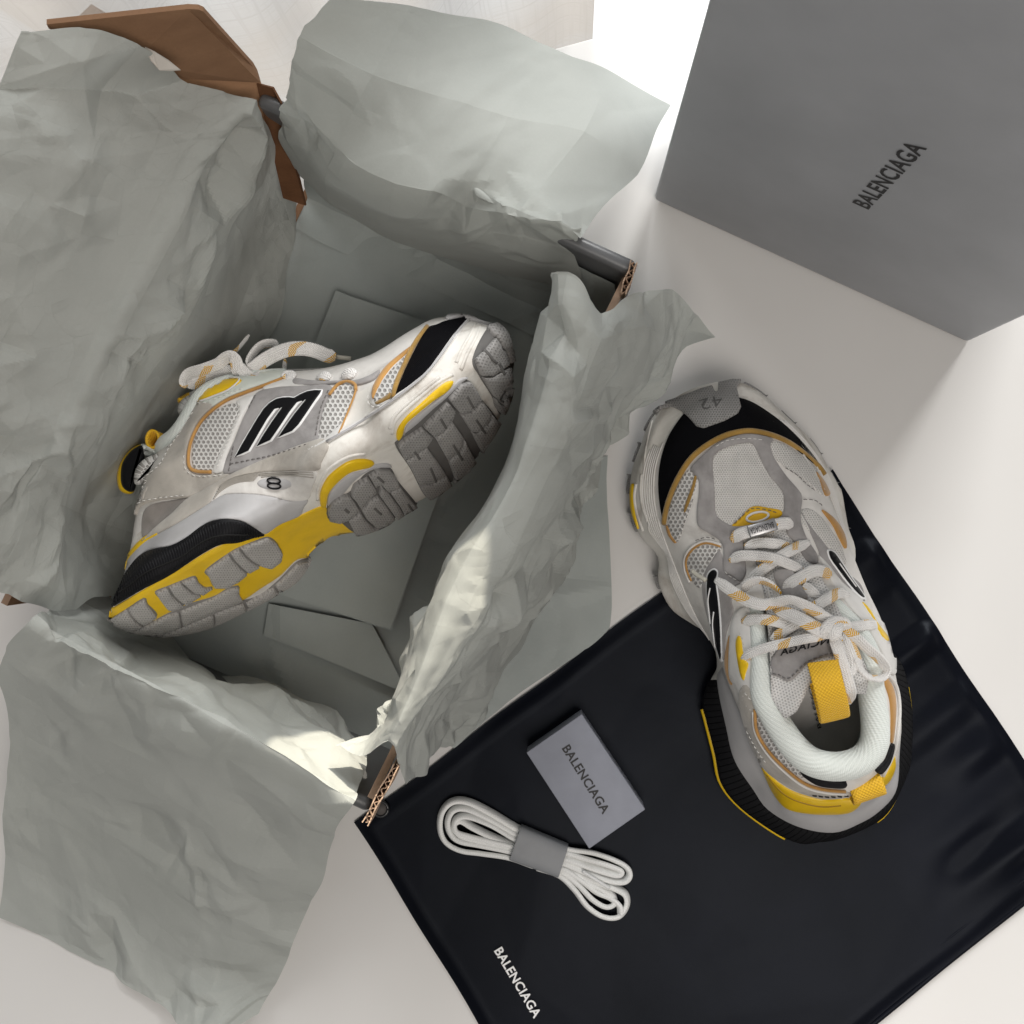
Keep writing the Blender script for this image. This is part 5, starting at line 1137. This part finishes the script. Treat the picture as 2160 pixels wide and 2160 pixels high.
blob(a, "tongue_loop", A1([(850, 752), (770, 765), (700, 800), (700, 835), (720, 842), (790, 800), (850, 785)]), zg - .014, .018, S_WEB)
Pt("quarter_overlay", A1([(292, 1580), (335, 1532), (470, 1430), (560, 1350), (630, 1225), (720, 1100), (790, 985), (830, 915), (882, 838), (990, 850), (1000, 880), (880, 1005), (810, 1150), (780, 1290), (785, 1380), (830, 1432), (920, 1452), (1135, 1446), (1080, 1492), (950, 1565), (800, 1640), (620, 1655), (450, 1685), (380, 1725), (352, 1790), (312, 1695)]), S_BEIGE, 1.8, 2)
Pt("eyestay", A1([(882, 838), (930, 715), (1000, 650), (1130, 610), (1330, 592), (1578, 580), (1592, 637), (1440, 692), (1270, 747), (1120, 807), (1000, 878), (940, 880)]), m_plain("mint_white_leather", (.62, .655, .60), .5, .05, 50, 700, .2, .0003, .35), 1.7, 1.8)
Pt("yellow_inlay", A1([(890, 838), (930, 740), (1000, 690), (1100, 662), (1232, 655), (1240, 682), (1150, 740), (1030, 792), (903, 845)]), S_YEL, 2.2, 1.2)
a.piping("inlay_edge", A1([(890, 838), (930, 742), (1000, 690), (1100, 660), (1235, 655), (1150, 742), (1030, 794)]), S_WHITE, .6, 2.2, closed=True)
a.piping("overlay_piping", A1([(1590, 642), (1430, 702), (1270, 760), (1120, 822), (990, 912), (895, 1015), (825, 1155), (797, 1290), (806, 1385), (870, 1420), (990, 1425)]), S_ORANGE, 1.1, .9)
Pt("mesh_panel", A1([(838, 1385), (820, 1290), (840, 1150), (900, 1025), (1010, 915), (1130, 855), (1200, 850), (1218, 900), (1180, 1000), (1110, 1150), (1040, 1300), (1000, 1422), (880, 1416)]), S_MESHB, .6)
Pt("leather_strip", A1([(1200, 832), (1345, 780), (1290, 882), (1240, 980), (1180, 1110), (1112, 1300), (1078, 1422), (1000, 1422), (1042, 1300), (1112, 1150), (1190, 980), (1220, 900)]), S_WHITE, 1.1)
Pt("lace_edge", A1([(1440, 700), (1590, 645), (1600, 620), (1700, 640), (1840, 690), (1700, 705), (1560, 710), (1430, 735)]), S_WHITE, 1.0)
Pt("logo_panel", A1([(1345, 782), (1425, 732), (1600, 708), (1830, 696), (1900, 680), (2010, 715), (1955, 830), (1912, 960), (1892, 1080), (1882, 1195), (1700, 1272), (1500, 1332), (1300, 1392), (1145, 1440), (1085, 1424), (1118, 1300), (1182, 1150), (1250, 980), (1300, 882)]), S_SUEDE, .9, 1.6)
LOGO = [(1192, 1300), (1245, 1200), (1310, 1090), (1380, 975), (1430, 900), (1480, 850), (1540, 815), (1600, 802), (1655, 800), (1692, 806), (1740, 778), (1800, 752), (1870, 740), (1928, 742), (1915, 775), (1860, 850), (1790, 955), (1735, 1035), (1682, 1088), (1620, 1112), (1556, 1140), (1600, 1070), (1690, 945), (1790, 822), (1720, 850), (1660, 925), (1570, 1060), (1498, 1162), (1440, 1188), (1372, 1216), (1420, 1130), (1500, 1010), (1590, 886), (1530, 905), (1470, 985), (1390, 1120), (1312, 1252), (1255, 1278)]
lg = A1(LOGO); lg = lg if area2(lg) > 0 else lg[::-1]
Pt("logo_outline", inset(lg, -2.0), M_WINK, 1.5, .7, sharp=True, step=4)
Pt("logo_letter", inset(lg, .9), S_BLKINK, 1.9, .8, sharp=True, step=4)
Pt("mesh_panel", A2([(122, 1190), (140, 1050), (170, 900), (220, 795), (290, 705), (380, 680), (438, 705), (428, 770), (380, 900), (325, 1000), (200, 1130)]), S_MESHB, .6)
a.piping("mesh_piping", A2([(225, 780), (295, 695), (375, 668), (440, 690), (450, 740)]), S_ORANGE, 1.1, 1.0)
a.piping("leather_edge", A2([(452, 735), (420, 830), (370, 950), (330, 1050), (300, 1120)]), S_ORANGE, .6, 1.0)
Pt("leather_strip", A2([(345, 990), (372, 950), (335, 1050), (300, 1118), (150, 1185), (205, 1130), (290, 1050)]), S_WHITE, 1.0)
Pt("mesh_surround", A2([(575, 850), (582, 780), (600, 695), (680, 555), (800, 445), (940, 350), (900, 450), (845, 570), (785, 700), (750, 800), (640, 872)]), S_WHITE, .9)
Pt("mesh_panel", A2([(600, 815), (625, 740), (700, 620), (800, 510), (915, 400), (885, 470), (830, 590), (775, 710), (740, 770), (700, 815), (630, 848)]), S_MESHB, 1.2)
Pt("mesh_trim", A2([(588, 785), (602, 700), (688, 562), (800, 460), (920, 372), (870, 440), (760, 540), (670, 660), (612, 790), (600, 815)]), S_ORANGE, 1.9, 1.2)
Pt("mesh_trim", A2([(615, 845), (690, 800), (745, 760), (748, 800), (690, 835), (635, 858)]), S_MUST, 1.7, 1)
Pt("toe_cap", A2([(782, 782), (812, 680), (872, 540), (960, 360), (1050, 215), (1130, 182), (1210, 150), (1390, 122), (1335, 190), (1232, 310), (1132, 450), (1042, 570), (952, 652), (860, 722)]), S_BLACK, .9, 1.4)
a.piping("toe_piping", A2([(762, 800), (792, 680), (852, 540), (940, 355), (1050, 205)]), S_MUST, 1.6, .8)
Pt("toe_bumper", A2([(1208, 125), (1250, 92), (1400, 68), (1520, 75), (1600, 112), (1650, 165), (1690, 240), (1640, 190), (1590, 142), (1480, 105), (1350, 118), (1215, 140)]), S_GREYEVA, 2.0, 1.6, depth=3)
Pt("rim_strip", A2([(1390, 128), (1425, 110), (1355, 205), (1255, 335), (1145, 485), (1050, 595), (930, 695), (800, 795), (620, 905), (450, 1035), (300, 1122), (100, 1232), (0, 1262), (20, 1235), (120, 1195), (300, 1088), (480, 988), (660, 895), (790, 775), (860, 728), (952, 658), (1045, 576), (1135, 456), (1235, 315), (1338, 195)]), S_WHITE, 1.3, 1.2)
for k in (.3, .7):
    q = np.array([(1400, 122), (1240, 325), (1045, 588), (800, 788), (480, 1010), (200, 1170)], float) + k * 14; a.piping("rim_line", A2(q), S_GREYEVA, .4, 1.6)
Pt("vamp_frame", A2([(-70, 640), (60, 655), (200, 662), (330, 655), (450, 652), (560, 615), (650, 565), (610, 640), (520, 680), (440, 692), (300, 682), (100, 696), (-70, 690)]), S_SUEDE, 1.4)
# forefoot pods
Pt("pod_insert", A2([(785, 1140), (792, 1060), (860, 962), (980, 852), (1100, 742), (1190, 672), (1258, 655), (1240, 702), (1190, 752), (1100, 812), (960, 922), (860, 1012), (832, 1100), (808, 1138)]), S_YEL, 1.6, 1.6)
Pt("pod_wall", A2([(838, 1102), (880, 1012), (1000, 905), (1180, 760), (1310, 640), (1385, 625), (1330, 665), (1200, 790), (1080, 890), (950, 1010), (860, 1080)]), S_GREYEVA, 1.4, 1.5)
Pt("pod_insert", A2([(142, 1690), (142, 1590), (192, 1480), (272, 1400), (382, 1330), (500, 1310), (592, 1332), (560, 1372), (480, 1392), (382, 1422), (282, 1502), (212, 1592), (190, 1702), (162, 1712)]), S_YEL, 1.6, 1.8)
Pt("pod_wall", A2([(205, 1702), (216, 1600), (300, 1502), (400, 1432), (500, 1405), (580, 1360), (700, 1345), (740, 1375), (620, 1380), (500, 1430), (400, 1515), (340, 1590), (250, 1650)]), S_GREYEVA, 1.4, 1.5)
for q in ([(750, 1100), (770, 1000), (860, 900), (1000, 780), (1150, 660), (1260, 600)], [(730, 1060), (760, 960), (870, 850), (1010, 730), (1150, 620)], [(120, 1660), (125, 1560), (180, 1440), (280, 1350), (400, 1290), (520, 1270)], [(1330, 560), (1380, 430), (1450, 300), (1500, 180)], [(1290, 500), (1340, 380), (1410, 260), (1460, 150)]):
    a.piping("foam_ridge", A2(q), S_MID, 1.2, -.35)
# tread blocks
front = [[(785, 1180), (830, 1130), (990, 1025), (1075, 1100), (1020, 1180), (900, 1260), (840, 1290)], [(850, 1300), (905, 1265), (1025, 1185), (1110, 1300), (1190, 1420), (1080, 1480), (960, 1500), (905, 1385)], [(965, 1515), (1085, 1490), (1195, 1430), (1280, 1580), (1200, 1650), (1130, 1690), (1060, 1640), (1010, 1590)],
         [(1000, 1015), (1200, 810), (1260, 880), (1230, 960), (1150, 1060), (1085, 1095)], [(1095, 1105), (1160, 1065), (1235, 970), (1330, 1110), (1310, 1200), (1200, 1290)], [(1210, 1305), (1315, 1210), (1340, 1130), (1450, 1340), (1400, 1420), (1300, 1560), (1270, 1470)],
         [(1210, 790), (1310, 672), (1385, 652), (1440, 720), (1480, 790), (1400, 880), (1300, 900), (1265, 865)], [(1305, 915), (1405, 890), (1490, 805), (1560, 900), (1540, 980), (1440, 1060), (1390, 1050)], [(1400, 1065), (1445, 1075), (1550, 990), (1570, 920), (1640, 1000), (1570, 1180), (1510, 1270), (1460, 1190)],
         [(1430, 480), (1520, 400), (1590, 310), (1660, 400), (1700, 520), (1640, 560), (1560, 600), (1480, 600)], [(1540, 230), (1620, 200), (1690, 260), (1740, 380), (1760, 470), (1710, 510), (1670, 390), (1600, 290)], [(1490, 615), (1565, 610), (1650, 570), (1710, 540), (1730, 650), (1700, 760), (1640, 830), (1580, 760)], [(1590, 780), (1650, 845), (1700, 790), (1735, 700), (1740, 800), (1720, 880), (1660, 930), (1610, 870)],
         [(200, 1720), (230, 1660), (310, 1610), (380, 1600), (420, 1650), (460, 1720), (380, 1790), (300, 1820), (210, 1800)], [(390, 1600), (420, 1520), (530, 1440), (590, 1530), (600, 1560), (540, 1620), (470, 1700), (430, 1640)], [(540, 1430), (620, 1385), (720, 1390), (770, 1440), (800, 1520), (700, 1560), (630, 1490), (590, 1520)], [(480, 1720), (550, 1640), (620, 1600), (700, 1700), (760, 1790), (700, 1840), (600, 1860), (520, 1790)],
         [(640, 1510), (705, 1570), (800, 1700), (880, 1850), (860, 1890), (770, 1790), (700, 1690), (625, 1590)], [(715, 1565), (805, 1530), (880, 1620), (960, 1720), (1005, 1790), (960, 1850), (890, 1870), (810, 1700)], [(370, 1800), (470, 1740), (510, 1800), (590, 1870), (690, 1850), (720, 1900), (640, 1960), (520, 1970), (430, 1920)]]
Pt("outsole_pad", A2([(775, 1195), (830, 1120), (1200, 780), (1320, 655), (1400, 655), (1460, 760), (1640, 1000), (1570, 1200), (1440, 1420), (1280, 1600), (1130, 1700), (1010, 1600), (900, 1390)]), S_GRSHADE, 1.0, 1.6, step=9)  # pads under the lugs coloured dark, painting the shade in the grooves
Pt("outsole_pad", A2([(195, 1740), (230, 1655), (380, 1595), (530, 1430), (720, 1382), (800, 1500), (1010, 1780), (900, 1880), (640, 1970), (430, 1925), (300, 1830), (205, 1805)]), S_GRSHADE, 1.3, 1.6, step=9)
Pt("outsole_pad", A2([(1425, 470), (1540, 230), (1620, 195), (1700, 260), (1770, 470), (1740, 800), (1660, 935), (1580, 770), (1480, 610)]), S_GRSHADE, 1.0, 1.6, step=9)
for q in front: Pt("tread_lug", A2(q), S_TREAD, 3.8, 1.0, sharp=True, step=8, depth=1)
heel = [[(85, 1360), (150, 1292), (272, 1205), (300, 1260), (345, 1310), (395, 1345), (300, 1400), (180, 1420), (110, 1400)], [(290, 1195), (415, 1115), (440, 1165), (520, 1262), (410, 1335), (360, 1300), (315, 1250)],
        [(505, 1060), (605, 1018), (640, 1080), (690, 1130), (745, 1175), (640, 1212), (600, 1200), (540, 1120)], [(620, 1012), (712, 975), (760, 1020), (820, 1070), (890, 1085), (800, 1140), (760, 1165), (700, 1120), (650, 1070)], [(728, 970), (840, 930), (870, 982), (920, 1022), (985, 1024), (905, 1078), (830, 1060), (775, 1015)],
        [(930, 880), (1122, 738), (1160, 790), (1215, 850), (1280, 905), (1200, 970), (1100, 1020), (1000, 1020), (960, 940)], [(1138, 728), (1208, 690), (1250, 745), (1310, 800), (1385, 845), (1290, 895), (1225, 840), (1172, 785)], [(1222, 682), (1330, 642), (1450, 602), (1520, 642), (1570, 732), (1560, 800), (1480, 860), (1400, 838), (1320, 790), (1262, 735)],
        [(200, 1432), (420, 1348), (620, 1245), (700, 1225), (720, 1350), (480, 1442), (330, 1462)], [(715, 1220), (1000, 1105), (1120, 1035), (1208, 1015), (1210, 1080), (1240, 1132), (1000, 1232), (735, 1345)],
        [(420, 1468), (700, 1375), (900, 1285), (990, 1250), (1010, 1430), (900, 1472), (640, 1492)], [(1005, 1245), (1100, 1205), (1250, 1155), (1300, 1330), (1100, 1402), (1025, 1425)], [(1270, 1148), (1400, 1092), (1500, 1020), (1600, 1160), (1500, 1232), (1318, 1325)], [(1515, 1005), (1570, 955), (1700, 822), (1830, 790), (1852, 830), (1800, 920), (1720, 1052), (1640, 1142), (1610, 1150)]]
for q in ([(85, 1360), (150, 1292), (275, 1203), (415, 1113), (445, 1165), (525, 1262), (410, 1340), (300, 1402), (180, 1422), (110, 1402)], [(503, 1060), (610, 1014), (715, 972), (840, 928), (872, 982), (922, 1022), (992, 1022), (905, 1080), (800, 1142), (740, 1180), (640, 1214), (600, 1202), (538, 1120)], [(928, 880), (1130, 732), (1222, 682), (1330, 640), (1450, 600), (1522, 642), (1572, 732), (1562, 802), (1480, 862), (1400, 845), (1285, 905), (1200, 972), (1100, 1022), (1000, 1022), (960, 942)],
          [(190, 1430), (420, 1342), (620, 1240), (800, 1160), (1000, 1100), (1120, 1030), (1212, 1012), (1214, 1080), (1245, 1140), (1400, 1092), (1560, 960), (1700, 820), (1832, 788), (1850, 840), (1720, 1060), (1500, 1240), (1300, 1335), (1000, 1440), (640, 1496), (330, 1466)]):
    Pt("outsole_pad", A3(q), S_GRSHADEL, 1.3, 1.2, step=9, depth=2)  # heel pads darker than their lugs: groove shade put into the colour
for q in heel: Pt("tread_lug", A3(q), S_TREADL, 2.8, 1.0, sharp=True, step=8, depth=2)
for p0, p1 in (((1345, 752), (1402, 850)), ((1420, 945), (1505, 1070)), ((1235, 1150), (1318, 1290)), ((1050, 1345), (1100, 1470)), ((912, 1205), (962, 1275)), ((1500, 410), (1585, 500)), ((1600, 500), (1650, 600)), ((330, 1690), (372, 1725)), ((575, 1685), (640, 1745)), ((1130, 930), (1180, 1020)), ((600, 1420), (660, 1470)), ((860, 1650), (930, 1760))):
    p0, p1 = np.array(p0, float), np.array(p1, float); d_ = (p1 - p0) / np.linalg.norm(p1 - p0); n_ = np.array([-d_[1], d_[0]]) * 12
    Pt("slot_shade", A2([p0 - n_, p1 - n_, p1 + n_, p0 + n_]), S_GRSHADE, 4.0, .5, sharp=True, step=5, depth=-3)  # raised dark strips painted in place of shaded recesses in the lugs
# loops, laces
p = un(A1([(482, 1142), (590, 1190)]), [zh - .006, zh - .020]); loop_ring(a, "heel_loop", p[0], p[1], (-.3, .9, .3), .0052, .0066)
zt = float(a.w(mirp(a, [(.13, .03, .10)]))[0][2])
lace(a, [
    dict(f=A1, p=[(770, 700), (755, 650), (800, 590), (920, 555), (1040, 510), (1100, 465), (1150, 450), (1190, 490), (1200, 560), (1215, 605)], z=[zt - .005, zt + .004, zt + .008, zt + .004], tw=[.9, .5, .3, .2, .5], w=.0082),
    dict(f=A1, p=[(780, 690), (860, 665), (960, 620), (1080, 580), (1190, 575)], z=[zt - .006, zt - .006, zt - .002], w=.0085),
    dict(f=A1, p=[(1300, 545), (1310, 470), (1360, 390), (1420, 345), (1500, 340), (1545, 375)], z=[zt, zt - .004, zt - .008, zt - .004], tw=[.9, .9, .6], w=.0075),
    dict(f=A1, p=[(1290, 575), (1350, 540), (1430, 480), (1540, 420), (1650, 385), (1760, 380), (1860, 400), (1960, 440), (2030, 450)], z=[zt, zt + .004, zt + .006, zt], tw=[.4, .1, 0, .1, .3], w=.0092),
    dict(f=A1, p=[(1195, 505, 0), (1240, 560, 0), (1290, 610, 0), (1330, 640, 0)], z=[zt + .004, zt + .006, zt + .003], w=.0075),
    dict(f=A1, p=[(1370, 560, 4), (1345, 600, 4), (1365, 660, 1)], w=.007), dict(f=A1, p=[(1110, 625, 3), (1030, 650, 5), (1010, 700, 4), (1035, 745, 1)], w=.0075),
    dict(f=A1, p=[(1590, 575, 0), (1600, 530, 0), (1605, 470, 0)], z=[zt - .01, zt - .012], w=.003), 
    dict(f=A1, p=[(1600, 640, 1), (1630, 610, 4), (1690, 620, 2)], w=.008), dict(f=A2, p=[(125, 620, 1), (170, 612, 4), (225, 630, 1)], w=.0065), dict(f=A2, p=[(330, 620, 1), (385, 590, 4), (440, 605, 1)], w=.0075),
    dict(f=A1, p=[(1150, 430), (1210, 380), (1260, 320), (1300, 268)], z=[zt - .012, zt - .018], w=.0026, t=.0022)])
P = un(A2([(272, 450), (330, 458), (402, 466)]), zt - .002); mesh("aglet", *tube(P, .0015)[:2], S_CLEAR, a.root)
for q in (A1([(340, 1545), (480, 1445), (570, 1365), (645, 1235), (735, 1110), (805, 995), (850, 930)]), A1([(770, 1290), (775, 1390), (830, 1448), (920, 1465), (1120, 1460)]), A1([(380, 1700), (450, 1665), (620, 1638), (790, 1625)]), A1([(880, 850), (960, 850), (1100, 790), (1260, 730)]), A2([(565, 790), (570, 850), (620, 885), (700, 860)]), A1([(1225, 850), (1235, 930), (1170, 1090), (1080, 1300), (1040, 1410)])): a.stitch(q, 2.3)
for q in (A1([(1150, 1360), (1300, 1330), (1500, 1285), (1700, 1225), (1830, 1185)]), A1([(1140, 1420), (1160, 1300), (1180, 1190)]), A1([(1360, 785), (1300, 900)]), A1([(1980, 740), (1920, 880), (1890, 1010), (1870, 1150)])): a.stitch(q, 1.5, col=1)
a.finish([S_THREAD, S_DTHREAD])
nest(a)
